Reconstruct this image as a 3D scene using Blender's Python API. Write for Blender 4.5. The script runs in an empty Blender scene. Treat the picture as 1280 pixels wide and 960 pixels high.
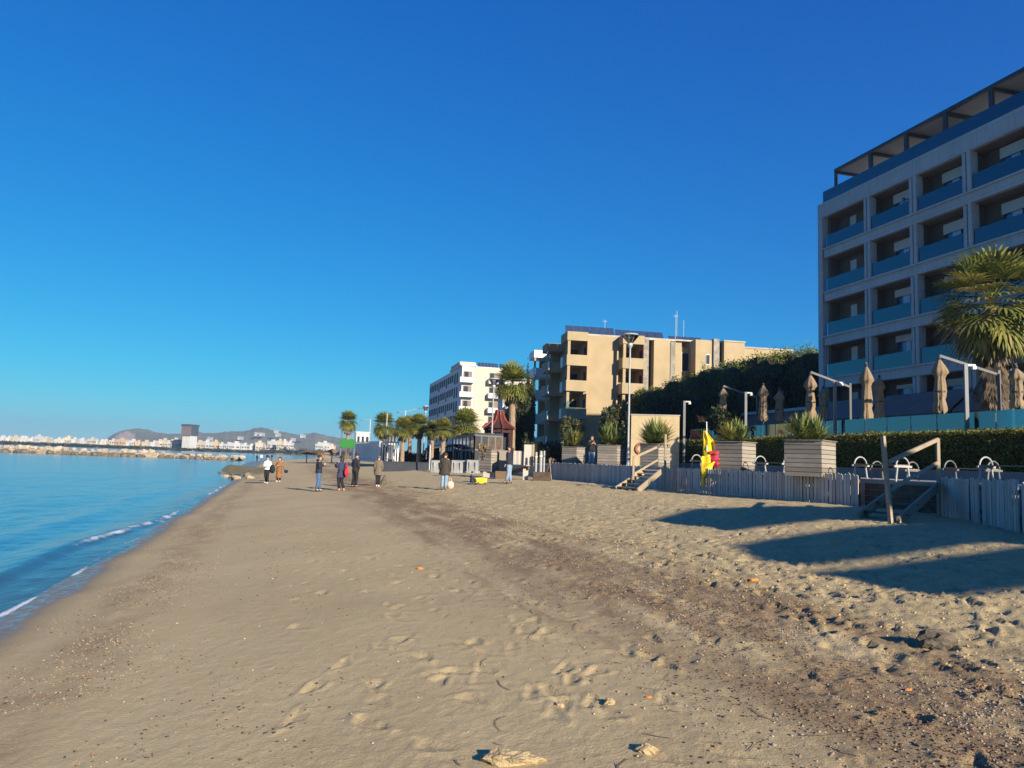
import bpy, bmesh, math, random
import numpy as np
from mathutils import Vector, Matrix
scene = bpy.context.scene
C = scene.collection
rad = math.radians

# ------------------------------------------------------------------ camera
FPX, PIT, ROLL = 930.0, math.atan(95.5 / 930), .036
EYE = np.array([0., 0., 2.2])
_f = np.array([0, math.cos(PIT), math.sin(PIT)]); _u = np.array([0, -math.sin(PIT), math.cos(PIT)]); _r = np.array([1., 0, 0])
_r2 = _r * math.cos(ROLL) + _u * math.sin(ROLL); _u2 = -_r * math.sin(ROLL) + _u * math.cos(ROLL)
cam_d = bpy.data.cameras.new('camera'); cam = bpy.data.objects.new('camera', cam_d); C.objects.link(cam)
cam_d.sensor_width = 36; cam_d.lens = 36 * FPX / 1280; cam_d.clip_end = 30000; cam_d.clip_start = .05
m3 = Matrix((Vector(_r2), Vector(_u2), Vector(-_f))).transposed()
cam.matrix_world = Matrix.Translation(Vector(EYE)) @ m3.to_4x4()
scene.camera = cam

def ray(x, y): return _f * FPX + _r2 * (x - 640) - _u2 * (y - 480)
def gnd(x, y, z):
    d = ray(x, y); return EYE + d * ((z - EYE[2]) / d[2])
def atY(x, y, Y):
    d = ray(x, y); return EYE + d * (Y / d[1])

# ------------------------------------------------------------------ sky, sun, exposure
SUN_EL, SUN_AZ = 20.0, 146.0            # degrees; azimuth clockwise from +Y
world = bpy.data.worlds.new('World'); scene.world = world; world.use_nodes = True
wn = world.node_tree; bg = wn.nodes['Background']
sky = wn.nodes.new('ShaderNodeTexSky'); sky.sky_type = 'NISHITA'; sky.sun_disc = False
sky.sun_elevation = rad(SUN_EL); sky.sun_rotation = rad(SUN_AZ)
sky.altitude = 0; sky.air_density = 1.0; sky.dust_density = .0; sky.ozone_density = 10.0
hs = wn.nodes.new('ShaderNodeHueSaturation'); hs.inputs['Saturation'].default_value = 1.0; hs.inputs['Hue'].default_value = .5; hs.inputs['Value'].default_value = 1.0
sp = wn.nodes.new('ShaderNodeSeparateColor'); cb = wn.nodes.new('ShaderNodeCombineColor'); wn.links.new(sky.outputs[0], sp.inputs[0]); wn.links.new(cb.outputs[0], hs.inputs['Color'])
for i_, (g_, e_) in enumerate(((.155, 1.98), (1.06, 1.0), (2.52, .53))):        # artistic colour grade of the sky, per channel
    a_ = wn.nodes.new('ShaderNodeMath'); a_.operation = 'POWER'; a_.inputs[1].default_value = e_; wn.links.new(sp.outputs[i_], a_.inputs[0])
    b_ = wn.nodes.new('ShaderNodeMath'); b_.operation = 'MULTIPLY'; b_.inputs[1].default_value = g_; wn.links.new(a_.outputs[0], b_.inputs[0]); wn.links.new(b_.outputs[0], cb.inputs[i_]); wn.links.new(hs.outputs[0], bg.inputs['Color'])
bg.inputs['Strength'].default_value = .06
sd = bpy.data.lights.new('sun', 'SUN'); sd.energy = 5.0; sd.angle = rad(.5); sd.color = (1, .885, .71)
sun = bpy.data.objects.new('sun', sd); C.objects.link(sun)
SDIR = Vector((math.sin(rad(SUN_AZ)) * math.cos(rad(SUN_EL)), math.cos(rad(SUN_AZ)) * math.cos(rad(SUN_EL)), math.sin(rad(SUN_EL))))
sun.rotation_euler = SDIR.to_track_quat('Z', 'Y').to_euler()
vs = scene.view_settings
vs.view_transform = 'Standard'; vs.look = 'None'; vs.gamma = 1; vs.use_curve_mapping = False; vs.exposure = .95
scene.render.engine = 'CYCLES'
scene.cycles.max_bounces = 6; scene.cycles.transparent_max_bounces = 12
scene.cycles.volume_bounces = 0

# ------------------------------------------------------------------ helpers
rng = np.random.default_rng(7)
random.seed(7)

def tag(o, label=None, cat=None, group=None, kind=None):
    if label: o['label'] = label
    if cat: o['category'] = cat
    if group: o['group'] = group
    if kind: o['kind'] = kind
    return o
def empty(name, loc=(0, 0, 0), rz=0):
    o = bpy.data.objects.new(name, None); C.objects.link(o); o.location = loc; o.rotation_euler = (0, 0, rz); o.empty_display_size = .2
    return o
def copy_tree(o, parent=None):
    c = o.copy(); C.objects.link(c)
    if parent is not None: c.parent = parent
    for ch in o.children: copy_tree(ch, c)
    return c

class NT:
    def __init__(s, m): s.t = m.node_tree; s.n = s.t.nodes; s.l = s.t.links
    def new(s, typ, **kw):
        n = s.n.new('ShaderNode' + typ)
        for k, v in kw.items():
            if hasattr(n, k): setattr(n, k, v)
        return n
    def set(s, inp, v):
        if hasattr(v, 'is_linked') or hasattr(v, 'links'): s.l.new(v, inp)
        elif isinstance(v, tuple) and len(v) == 3 and inp.type == 'RGBA': inp.default_value = (*v, 1)
        else: inp.default_value = v
    def noise(s, vec, scale, detail=4, rough=.55, dist=0):
        n = s.new('TexNoise'); s.l.new(vec, n.inputs['Vector']); n.inputs['Scale'].default_value = scale; n.inputs['Detail'].default_value = detail
        n.inputs['Roughness'].default_value = rough; n.inputs['Distortion'].default_value = dist
        return n.outputs['Fac']
    def ramp(s, v, lo, hi, a=0., b=1.):
        n = s.new('MapRange'); s.set(n.inputs[0], v); n.inputs[1].default_value = lo; n.inputs[2].default_value = hi; n.inputs[3].default_value = a; n.inputs[4].default_value = b
        return n.outputs[0]
    def mix(s, f, a, b):
        n = s.new('Mix'); n.data_type = 'RGBA'; s.set(n.inputs[0], f); s.set(n.inputs[6], a); s.set(n.inputs[7], b); return n.outputs[2]
    def math(s, op, a, b=0.):
        n = s.new('Math'); n.operation = op; s.set(n.inputs[0], a); s.set(n.inputs[1], b); return n.outputs[0]
    def dot(s, v, d):
        n = s.new('VectorMath'); n.operation = 'DOT_PRODUCT'; s.l.new(v, n.inputs[0]); n.inputs[1].default_value = d; return n.outputs['Value']
    def attr(s, name):
        n = s.new('Attribute'); n.attribute_name = name; return n.outputs['Fac']
    def bump(s, h, strength, dist=.02, nrm=None):
        n = s.new('Bump'); s.set(n.inputs['Height'], h); n.inputs['Strength'].default_value = strength; n.inputs['Distance'].default_value = dist
        if nrm is not None: s.l.new(nrm, n.inputs['Normal'])
        return n.outputs[0]
    def scale(s, v, xyz):
        n = s.new('Mapping'); s.l.new(v, n.inputs['Vector']); n.inputs['Scale'].default_value = xyz; return n.outputs[0]

def newmat(name):
    m = bpy.data.materials.new(name); m.use_nodes = True
    t = NT(m); p = t.n['Principled BSDF']
    tc = t.new('TexCoord')
    return m, t, p, tc.outputs['Object']
def hexc(r, g, b): return (r, g, b)
def mat(name, col, rough=.7, var=.18, scale=3., bump=0., bscale=40., metal=0., spec=.4, stretch=(1, 1, 1), var2=.0):
    """plain surface with low-contrast blotches and optional bump"""
    m, t, p, oc = newmat(name)
    v = t.scale(oc, stretch)
    n = t.noise(v, scale, 5)
    dark = tuple(c * (1 - var) for c in col); lite = tuple(min(1, c * (1 + var)) for c in col)
    c = t.mix(t.ramp(n, .3, .7), dark, lite)
    if var2:
        n2 = t.noise(v, scale * 9, 3); c = t.mix(t.ramp(n2, .35, .65, 0, 1), c, t.mix(.5, c, tuple(x * (1 - var2) for x in col)))
    t.set(p.inputs['Base Color'], c); p.inputs['Roughness'].default_value = rough; p.inputs['Metallic'].default_value = metal
    p.inputs['Specular IOR Level'].default_value = spec
    if bump: t.l.new(t.bump(t.noise(v, bscale, 4), bump, .02), p.inputs['Normal'])
    return m
def leafmat(name, a, b, rough=.55, scale=.8, trans=.25):
    m, t, p, oc = newmat(name)
    g = t.new('NewGeometry')
    n = t.noise(g.outputs['Position'], scale, 3)
    r = t.math('ADD', t.math('MULTIPLY', n, .6), t.math('MULTIPLY', g.outputs['Random Per Island'], .4))
    c = t.mix(t.ramp(r, .3, .7), a, b)
    t.set(p.inputs['Base Color'], c); p.inputs['Roughness'].default_value = rough; p.inputs['Specular IOR Level'].default_value = .3
    tr = t.new('BsdfTranslucent'); t.set(tr.inputs['Color'], c)
    mx = t.new('MixShader'); mx.inputs[0].default_value = trans
    out = t.n['Material Output']
    t.l.new(p.outputs[0], mx.inputs[1]); t.l.new(tr.outputs[0], mx.inputs[2]); t.l.new(mx.outputs[0], out.inputs['Surface'])
    return m
def woodmat(name, a, b, rough=.85, axis='Z', pl=0, gap=.012):
    """weathered timber: long grain streaks, each board its own tone"""
    m, t, p, oc = newmat(name)
    st = {'Z': (14, 14, 1.2), 'X': (1.2, 14, 14), 'Y': (14, 1.2, 14)}[axis]
    n = t.noise(t.scale(oc, st), 2., 6, .65)
    g = t.new('NewGeometry')
    c = t.mix(t.ramp(n, .25, .75), a, b)
    c = t.mix(t.math('MULTIPLY', g.outputs['Random Per Island'], .6), c, tuple(x * .45 for x in a))
    n2 = t.noise(oc, 1.7, 4); c = t.mix(t.ramp(n2, .5, .8, 0, .5), c, tuple(x * .5 for x in a))
    t.set(p.inputs['Base Color'], c); p.inputs['Roughness'].default_value = rough; p.inputs['Specular IOR Level'].default_value = .25
    t.l.new(t.bump(n, .5, .01), p.inputs['Normal'])
    return m
def glassmat(name, tint, bias=.06, rough=.04, refl=(.85, .93, 1.)):
    """balcony / terrace glass: tinted see-through pane with a sky reflection"""
    m, t, p, oc = newmat(name)
    t.n.remove(p)
    tr = t.new('BsdfTransparent'); tr.inputs['Color'].default_value = (*tint, 1)
    gl = t.new('BsdfGlossy'); gl.inputs['Color'].default_value = (*refl, 1); gl.inputs['Roughness'].default_value = rough
    fr = t.new('Fresnel'); fr.inputs[0].default_value = 1.5
    f = t.ramp(fr.outputs[0], 0, 1, bias, bias + 1.5)
    mx = t.new('MixShader'); t.l.new(f, mx.inputs[0]); t.l.new(tr.outputs[0], mx.inputs[1]); t.l.new(gl.outputs[0], mx.inputs[2])
    t.l.new(mx.outputs[0], t.n['Material Output'].inputs['Surface'])
    return m

class MB:
    """collects shapes, links them as ONE mesh object"""
    def __init__(s): s.v = []; s.f = []; s.m = []
    def add(s, vs, fs, mi=0):
        k = len(s.v); s.v += [tuple(map(float, v)) for v in vs]; s.f += [tuple(i + k for i in f) for f in fs]; s.m += [mi] * len(fs); return s
    def box(s, c, d, rz=0, mi=0, ry=0, rx=0):
        x, y, z = d[0] / 2, d[1] / 2, d[2] / 2
        M = Matrix.Rotation(rz, 3, 'Z') @ Matrix.Rotation(ry, 3, 'Y') @ Matrix.Rotation(rx, 3, 'X'); c = Vector(c)
        vs = [c + M @ Vector((a * x, b * y, e * z)) for a in (-1, 1) for b in (-1, 1) for e in (-1, 1)]
        return s.add(vs, [(0, 1, 3, 2), (4, 6, 7, 5), (0, 4, 5, 1), (2, 3, 7, 6), (0, 2, 6, 4), (1, 5, 7, 3)], mi)
    def span(s, x0, x1, y0, y1, z0, z1, mi=0):
        return s.box(((x0 + x1) / 2, (y0 + y1) / 2, (z0 + z1) / 2), (x1 - x0, y1 - y0, z1 - z0), 0, mi)
    def bar(s, a, b, w, h=None, mi=0):
        """square bar from a to b"""
        a, b = Vector(a), Vector(b); d = b - a; L = d.length
        if L < 1e-6: return s
        h = h or w; q = d.to_track_quat('X', 'Z').to_matrix()
        c = (a + b) / 2
        vs = [c + q @ Vector((i * L / 2, j * w / 2, k * h / 2)) for i in (-1, 1) for j in (-1, 1) for k in (-1, 1)]
        return s.add(vs, [(0, 1, 3, 2), (4, 6, 7, 5), (0, 4, 5, 1), (2, 3, 7, 6), (0, 2, 6, 4), (1, 5, 7, 3)], mi)
    def tube(s, pts, r, n=8, mi=0, cap=True, sx=1., sy=1.):
        """round tube along pts, r a number or a list"""
        pts = [Vector(p) for p in pts]; R = r if isinstance(r, (list, tuple)) else [r] * len(pts)
        up = None; k = len(s.v); vs = []; 
        for i, p in enumerate(pts):
            d = (pts[min(i + 1, len(pts) - 1)] - pts[max(i - 1, 0)]).normalized()
            if up is None: up = Vector((0, 1, 0)) if abs(d.y) < .9 else Vector((1, 0, 0))
            a = d.cross(up).normalized(); b = a.cross(d).normalized(); up = b
            for j in range(n):
                t = 2 * math.pi * j / n; vs.append(p + (a * math.cos(t) * sx + b * math.sin(t) * sy) * R[i])
        fs = [(i * n + j, i * n + (j + 1) % n, (i + 1) * n + (j + 1) % n, (i + 1) * n + j) for i in range(len(pts) - 1) for j in range(n)]
        if cap: fs += [tuple(range(n))[::-1], tuple((len(pts) - 1) * n + j for j in range(n))]
        return s.add(vs, fs, mi)
    def lathe(s, prof, c=(0, 0, 0), n=16, mi=0, sx=1, sy=1):
        vs = [(c[0] + r * sx * math.cos(2 * math.pi * j / n), c[1] + r * sy * math.sin(2 * math.pi * j / n), c[2] + z) for r, z in prof for j in range(n)]
        fs = [(i * n + j, i * n + (j + 1) % n, (i + 1) * n + (j + 1) % n, (i + 1) * n + j) for i in range(len(prof) - 1) for j in range(n)]
        fs += [tuple(range(n))[::-1], tuple((len(prof) - 1) * n + j for j in range(n))]
        return s.add(vs, fs, mi)
    def prism(s, poly, z0, z1, mi=0):
        n = len(poly); vs = [(x, y, z0) for x, y in poly] + [(x, y, z1) for x, y in poly]
        return s.add(vs, [tuple(range(n))[::-1], tuple(range(n, 2 * n))] + [(i, (i + 1) % n, n + (i + 1) % n, n + i) for i in range(n)], mi)
    def blob(s, c, r, n=10, mi=0, jit=0.):
        """faceted or smooth ellipsoid"""
        r = r if isinstance(r, tuple) else (r, r, r); vs = []; m = n // 2
        for i in range(m + 1):
            a = math.pi * i / m
            for j in range(n):
                b = 2 * math.pi * j / n; k = 1 + (random.uniform(-jit, jit) if 0 < i < m else 0)
                vs.append((c[0] + r[0] * k * math.sin(a) * math.cos(b), c[1] + r[1] * k * math.sin(a) * math.sin(b), c[2] + r[2] * k * math.cos(a)))
        return s.add(vs, [(i * n + j, (i + 1) * n + j, (i + 1) * n + (j + 1) % n, i * n + (j + 1) % n) for i in range(m) for j in range(n)], mi)
    def build(s, name, mats, parent=None, smooth=False, loc=None, bevel=0):
        me = bpy.data.meshes.new(name); me.from_pydata(s.v, [], s.f); 
        for m in (mats if isinstance(mats, (list, tuple)) else [mats]): me.materials.append(m)
        if any(s.m): me.polygons.foreach_set('material_index', s.m)
        if smooth: me.polygons.foreach_set('use_smooth', [True] * len(s.f))
        me.update()
        bm = bmesh.new(); bm.from_mesh(me); bmesh.ops.recalc_face_normals(bm, faces=bm.faces)
        if bevel: bmesh.ops.bevel(bm, geom=bm.edges[:] , offset=bevel, segments=1, affect='EDGES', clamp_overlap=True)
        bm.to_mesh(me); bm.free()
        o = bpy.data.objects.new(name, me); C.objects.link(o)
        if parent is not None: o.parent = parent
        if loc is not None: o.location = loc
        return o
def mesh_np(name, V, Q, mats, parent=None, smooth=False, mi=None, attrs=None):
    """big mesh from numpy arrays (faces all of one size)"""
    me = bpy.data.meshes.new(name); V = np.asarray(V, np.float32); Q = np.asarray(Q, np.int32); k = Q.shape[1]
    me.vertices.add(len(V)); me.vertices.foreach_set('co', V.ravel())
    me.loops.add(Q.size); me.loops.foreach_set('vertex_index', Q.ravel())
    me.polygons.add(len(Q)); me.polygons.foreach_set('loop_start', np.arange(0, Q.size, k, dtype=np.int32))
    if smooth: me.polygons.foreach_set('use_smooth', np.ones(len(Q), bool))
    for m in (mats if isinstance(mats, (list, tuple)) else [mats]): me.materials.append(m)
    if mi is not None: me.polygons.foreach_set('material_index', np.asarray(mi, np.int32))
    for an, av in (attrs or {}).items():
        a = me.attributes.new(an, 'FLOAT', 'POINT'); a.data.foreach_set('value', np.asarray(av, np.float32))
    me.update(calc_edges=True)
    o = bpy.data.objects.new(name, me); C.objects.link(o)
    if parent is not None: o.parent = parent
    return o

def leaves_np(P, N, L, W, droop=.0):
    """rhombus leaf cards: centres P, outward dirs N, lengths L, widths W -> verts, quads"""
    n = len(P); d = N + rng.normal(0, .6, (n, 3)); d /= np.linalg.norm(d, axis=1, keepdims=True) + 1e-9
    d[:, 2] -= droop; d /= np.linalg.norm(d, axis=1, keepdims=True) + 1e-9
    r = rng.normal(0, 1, (n, 3)); a = np.cross(d, r); a /= np.linalg.norm(a, axis=1, keepdims=True) + 1e-9
    L = np.broadcast_to(L, (n,))[:, None]; W = np.broadcast_to(W, (n,))[:, None]
    b = np.cross(a, d)
    V = np.stack([P - d * L * .5, P + a * W * .5 + b * W * .15, P + d * L * .5, P - a * W * .5 + b * W * .15], 1).reshape(-1, 3)
    return V, np.arange(4 * n).reshape(-1, 4)

# value noise on the plane
_perm = rng.random((256, 256))
def vnoise(x, y):
    xi = np.floor(x).astype(int); yi = np.floor(y).astype(int); fx = x - xi; fy = y - yi
    fx = fx * fx * (3 - 2 * fx); fy = fy * fy * (3 - 2 * fy)
    g = lambda i, j: _perm[i & 255, j & 255]
    return (g(xi, yi) * (1 - fx) + g(xi + 1, yi) * fx) * (1 - fy) + (g(xi, yi + 1) * (1 - fx) + g(xi + 1, yi + 1) * fx) * fy
def fbm(x, y, oct=4, g=.5):
    s = 0; a = 1; t = 0
    for i in range(oct):
        s = s + a * (vnoise(x + 17.3 * i, y + 9.1 * i) - .5); t += a; a *= g; x = x * 2.03; y = y * 2.03
    return s / t * 2
def sstep(x, a, b):
    t = np.clip((x - a) / (b - a), 0, 1); return t * t * (3 - 2 * t)

# ------------------------------------------------------------------ shore frame: u inland, v along the beach
TH = rad(17); CN, SN = math.cos(TH), math.sin(TH)
def to_uv(x, y): return x * CN + y * SN, -x * SN + y * CN
def from_uv(u, v): return u * CN - v * SN, u * SN + v * CN
PU = [-400, -60, -20, -8, -2.9, -1.5, 0, 1.5, 4, 7, 9.5, 11, 14, 30, 80, 4000]
PZ = [-6, -3, -1.4, -.6, 0, .2, .36, .48, .62, .77, .97, 1.08, 1.13, 1.2, 1.5, 3]
SV = [-1e4, 60, 82, 106, 133, 159, 188, 208, 230, 420, 640, 1e5]; SUu = [0, -.3, -1.0, -2.4, -2.8, -3.2, -1.2, 2.6, 9, 45, 80, 80]
def zbase(x, y):
    u, v = to_uv(x, y)
    us = np.interp(v, SV, SUu)
    z = np.interp(u - us, PU, PZ)
    far = sstep(y - 690 + .03 * x, -40, 30) * 5.5 - 4
    return np.maximum(z, np.where(y > 500, far, -10))
def zs(x, y): return float(zbase(np.array(float(x)), np.array(float(y))))
def place(x, y, z0=.7):
    """pixel of a foot point -> point on the sand"""
    z = z0
    for _ in range(12):
        p = gnd(x, y, z); z = .5 * z + .5 * zs(p[0], p[1])
    return np.array([p[0], p[1], zs(p[0], p[1])])

def polar(r0, r1, q, fine, df, dc, r2=None, q2=.05):
    th = [];  a = -180.
    while a < 180 - 1e-6:
        th.append(a); a += df if fine[0] <= a < fine[1] else dc
    th = np.radians(np.array(th + [180.]))
    r = r0 * np.exp(np.arange(int(math.log(r1 / r0) / q) + 1) * q)
    if r2: r = np.concatenate([r, r[-1] * np.exp(np.arange(1, int(math.log(r2 / r[-1]) / q2) + 1) * q2)])
    R, T = np.meshgrid(r, th, indexing='ij')
    nr, nt = R.shape; i = np.arange(nr - 1)[:, None] * nt + np.arange(nt - 1)[None, :]
    Q = np.stack([i, i + 1, i + nt + 1, i + nt], -1).reshape(-1, 4)
    return r, th, R * np.sin(T), R * np.cos(T), Q

# ------------------------------------------------------------------ the beach: one ground sheet
gr, gth, GX, GY, GQ = polar(.6, 240, .006, (-40, 40), .2, 2.5, 3900, .06)
GU, GV = to_uv(GX, GY); GZ = zbase(GX, GY); GR = np.hypot(GX, GY)
near = 1 - sstep(GR, 60, 140)
# how trampled the sand is
tramp = sstep(GU + .8 * fbm(GV * .35, GU * .5, 3), 3.2, 6.5)
dry = sstep(GU, -2.4, -1.2)
GZ = GZ + near * dry * (.006 * fbm(GU * 1.3, GV * .7, 3) + .03 * fbm(GU * .35 + 9, GV * .25, 3))
GZ = GZ + near * dry * tramp * (.034 * fbm(GU * 2.1, GV * 1.8, 4) + .034 * np.abs(fbm(GU * 5.5 + 3, GV * 4.6, 3)) )
wr = np.exp(-((GU - 4.3 - .5 * fbm(GV * .25, GV * 0 + 2, 3)) / 1.3) ** 2)          # wrack band
GZ = GZ + near * wr * (.018 * fbm(GU * 6, GV * 4, 4) + .012)
GZ = GZ + (1 - sstep(GR, 12, 22)) * dry * (.3 + .7 * tramp) * .016 * fbm(GU * 17, GV * 17, 3)
# footprints
crumble = np.zeros_like(GZ)
def dent(x, y, L, W, rot, depth, rim):
    r = math.hypot(x, y); t = math.atan2(x, y)
    if r < 1: return
    m = L * 1.9
    i0, i1 = np.searchsorted(gr, [r - m, r + m]); j0, j1 = np.searchsorted(gth, [t - m / r, t + m / r])
    if i1 <= i0 or j1 <= j0: return
    dx = GX[i0:i1, j0:j1] - x; dy = GY[i0:i1, j0:j1] - y
    c, s = math.cos(rot), math.sin(rot); a = (dx * c + dy * s) / L; b = (-dx * s + dy * c) / W
    d = np.sqrt(a * a + b * b); d = d * (1 + .25 * np.sin(3 * np.arctan2(b, a) + x * 7))
    crumble[i0:i1, j0:j1] = np.maximum(crumble[i0:i1, j0:j1], (1 - sstep(d, .9, 1.7)) * min(1, depth / .02) * (.4 + .6 * random.random()))
    GZ[i0:i1, j0:j1] += -depth * (1 - sstep(d, .35, 1.0)) + rim * np.exp(-((d - 1.12) / .22) ** 2) * (1 + .8 * np.sin(2 * np.arctan2(b, a) + y * 5))
for k in range(3600):
    v = 2.5 + 42 * random.random() ** 1.5; u = random.uniform(3.8, 15) if random.random() < .9 else random.uniform(.2, 4)
    x, y = from_uv(u, v); dp = random.uniform(.012, .042) if u > 5 else random.uniform(.006, .018)
    dent(x, y, random.uniform(.13, .18), random.uniform(.055, .085), random.gauss(1.85, .5) + (math.pi if random.random() < .5 else 0), dp, dp * .45)
for k in range(14):                                   # walking tracks
    u = random.uniform(.6, 12); v = random.uniform(3, 12); a = random.gauss(1.87, .3)
    x, y = from_uv(u, v)
    for i in range(30):
        x += .62 * math.cos(a); y += .62 * math.sin(a); a += random.gauss(0, .05); sd_ = .13 * (-1) ** i
        uu = x * CN + y * SN; dp = .012 if uu < 4 else .03
        if uu > .3: dent(x - sd_ * math.sin(a), y + sd_ * math.cos(a), .15, .06, a, dp, dp * .5)
# tyre tracks running along the trampled sand
for (ua, ub, off) in ((6.2, 9.4, 0), (6.2, 9.4, 1.5)):
    pass
cmask = crumble * (1 - sstep(GR, 14, 26)); GZ = GZ + cmask * (.012 * fbm(GU * 24, GV * 24, 2) + .006 * np.abs(fbm(GU * 11, GV * 11, 2)))
tramp = np.clip(tramp + .75 * crumble * (1 - tramp), 0, 1)
wet = 1 - sstep(GU + .22 * fbm(GV * .7, GV * .2, 4), -2.95, -2.3)
deb = wr * (.6 + 1.1 * fbm(GU * 3.2, GV * .7, 4)) * 1.25 + .5 * np.exp(-((GU - 2.9) / .25) ** 2) * sstep(fbm(GV * .5, GU * 3, 3), .05, .35)
deb = deb + .5 * np.exp(-((GU + 1.75 + .25 * fbm(GV * .5, GV * .1, 3)) / .4) ** 2) * (.6 + fbm(GU * 4, GV * 2.5, 3))
deb = np.clip(deb, 0, 1) * (1 - sstep(GR, 50, 120))

sandm, t, p, oc = newmat('beach sand')
n1 = t.noise(oc, .5, 5, .6); n2 = t.noise(oc, 6., 5, .65); n3 = t.noise(oc, 260., 2, .7); n4 = t.noise(oc, 38., 3, .6)
aw, at_, ad = t.attr('wet'), t.attr('tramp'), t.attr('debris')
c = t.mix(t.ramp(n1, .3, .7), (.45, .342, .178), (.555, .432, .232))
c = t.mix(at_, c, t.mix(t.ramp(n2, .3, .7), (.41, .31, .155), (.62, .485, .26)))
n5 = t.noise(oc, 85., 3, .7); c = t.mix(t.ramp(n5, .5, .75, 0, .45), c, (.24, .175, .10)); c = t.mix(t.ramp(n5, .28, .46, .25, 0), c, (.66, .55, .38))
c = t.mix(t.ramp(n3, .42, .72, 0, .5), c, (.20, .155, .10)); c = t.mix(t.ramp(n3, .56, .76, .0, .35), c, (.62, .54, .42))
dm = t.math('MULTIPLY', ad, t.ramp(t.math('ADD', t.math('MULTIPLY', n4, .7), t.math('MULTIPLY', n3, .4)), .40, .60))
c = t.mix(t.math('MULTIPLY', dm, .9), c, (.13, .082, .046)); c = t.mix(t.math('MULTIPLY', ad, .5), c, (.27, .175, .095))
c = t.mix(t.math('MULTIPLY', aw, .75), c, (.12, .085, .05))
t.set(p.inputs['Base Color'], c)
t.set(p.inputs['Roughness'], t.ramp(t.math('MULTIPLY', aw, t.ramp(n2, .3, .6, .75, 1.)), .6, 1., .92, .2)); t.set(p.inputs['Specular IOR Level'], t.ramp(aw, .2, .9, .15, .6))
hgt = t.math('ADD', t.math('ADD', t.math('MULTIPLY', n3, .25), t.math('MULTIPLY', n5, .5)), t.math('ADD', t.math('MULTIPLY', n4, .6), t.math('MULTIPLY', n2, 1.)))
bm_ = t.new('Bump'); t.l.new(hgt, bm_.inputs['Height']); bm_.inputs['Distance'].default_value = .024
t.set(bm_.inputs['Strength'], t.math('MULTIPLY', t.ramp(aw, .1, .8, 1., .0), t.ramp(at_, 0, 1, .5, .9)))
t.l.new(bm_.outputs[0], p.inputs['Normal'])
sand = mesh_np('beach', np.stack([GX, GY, GZ], -1).reshape(-1, 3), GQ, sandm, smooth=True,
               attrs={'wet': wet.ravel(), 'tramp': tramp.ravel(), 'debris': deb.ravel()})
tag(sand, kind='structure')

# ------------------------------------------------------------------ the sea
sr, sth, SX, SY, SQ = polar(3, 260, .0065, (-48, 0), .22, 6, 3850, .06)
SUv, SVv = to_uv(SX, SY); SR = np.hypot(SX, SY)
UCV = [0, 8, 13, 17, 19.4, 21.6, 24, 26.9, 34, 43, 60, 90]; UCU = [-4.5, -4.45, -4.3, -4.2, -4.05, -3.75, -3.5, -3.3, -3.5, -3.25, -3.3, -3.3]
uc = np.interp(SVv, UCV, UCU) + .10 * fbm(SVv * .45, SVv * 0 + .5, 3)
fade = 1 - sstep(SR, 30, 120)
SZ = fade * (.035 * fbm(SUv * .55, SVv * .16, 3) + .016 * fbm(SUv * 1.9, SVv * .8, 3) + .007 * fbm(SUv * 5.5, SVv * 2.6, 3))
amp = .085 * np.interp(SVv, [5, 10, 19, 27, 33, 40, 48, 60], [.75, .9, 1., .7, .45, .6, .4, .1])
d = SUv - uc; SZ = SZ + amp * np.exp(-(np.where(d > 0, d / .16, d / .55)) ** 2) * (1 - sstep(SVv, 70, 120))
uc2 = uc - 2.3 + .5 * fbm(SVv * .2, SVv * 0 + 7, 2)
SZ = SZ + .035 * np.exp(-((SUv - uc2) / .5) ** 2) * fade
shallow = sstep(SUv + .5 * fbm(SVv * .3, SUv * .6, 3), -5.0, -3.3)
fo = np.exp(-((d - .06) / .11) ** 2) * np.interp(SVv, [17, 19.5, 21, 26, 28.5, 38, 40, 48, 52], [0, .8, 1, 1, 0, 0, .7, .8, 0])
sw = -3.22 + .10 * fbm(SVv * .55, SVv * 0 + 3, 3)
fo = fo + np.exp(-((SUv - sw) / .075) ** 2) * np.interp(SVv, [6, 9, 14, 16, 18, 22, 30, 36, 60], [.9, 1., .9, .55, .5, .6, .45, .6, .5])
fo = np.clip(fo * (.75 + .9 * fbm(SUv * 5, SVv * 2.2, 3)), 0, 1.2)
seam, t, p, oc = newmat('sea water')
cx = t.n['Texture Coordinate'].outputs['Object']
rot = t.new('Mapping'); t.l.new(cx, rot.inputs['Vector']); rot.inputs['Rotation'].default_value = (0, 0, -TH); 
m1 = t.scale(rot.outputs[0], (1., .28, 1.))
w1 = t.noise(m1, .55, 5, .6); w2 = t.noise(m1, 4.5, 5, .6); w3 = t.noise(rot.outputs[0], .035, 3, .5)
c = t.mix(t.ramp(w3, .35, .65), (.02, .13, .20), (.03, .175, .26))
c = t.mix(t.attr('shallow'), c, (.040, .045, .045))
nf = t.noise(cx, 26., 4, .7)
fm = t.ramp(t.math('MULTIPLY', t.attr('foam'), t.ramp(nf, .25, .65, .35, 1.25)), .3, .75)
c = t.mix(fm, c, (.62, .64, .66))
t.set(p.inputs['Base Color'], c); t.set(p.inputs['Roughness'], t.ramp(fm, 0, 1, .13, .8)); p.inputs['IOR'].default_value = 1.33
h = t.math('ADD', t.math('MULTIPLY', w1, .8), t.math('MULTIPLY', w2, .22))
b1 = t.bump(h, .6, .12)
t.l.new(b1, p.inputs['Normal'])
sea = mesh_np('sea', np.stack([SX, SY, SZ], -1).reshape(-1, 3), SQ, seam, smooth=True, attrs={'shallow': shallow.ravel(), 'foam': fo.ravel()})
tag(sea, kind='structure')

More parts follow.
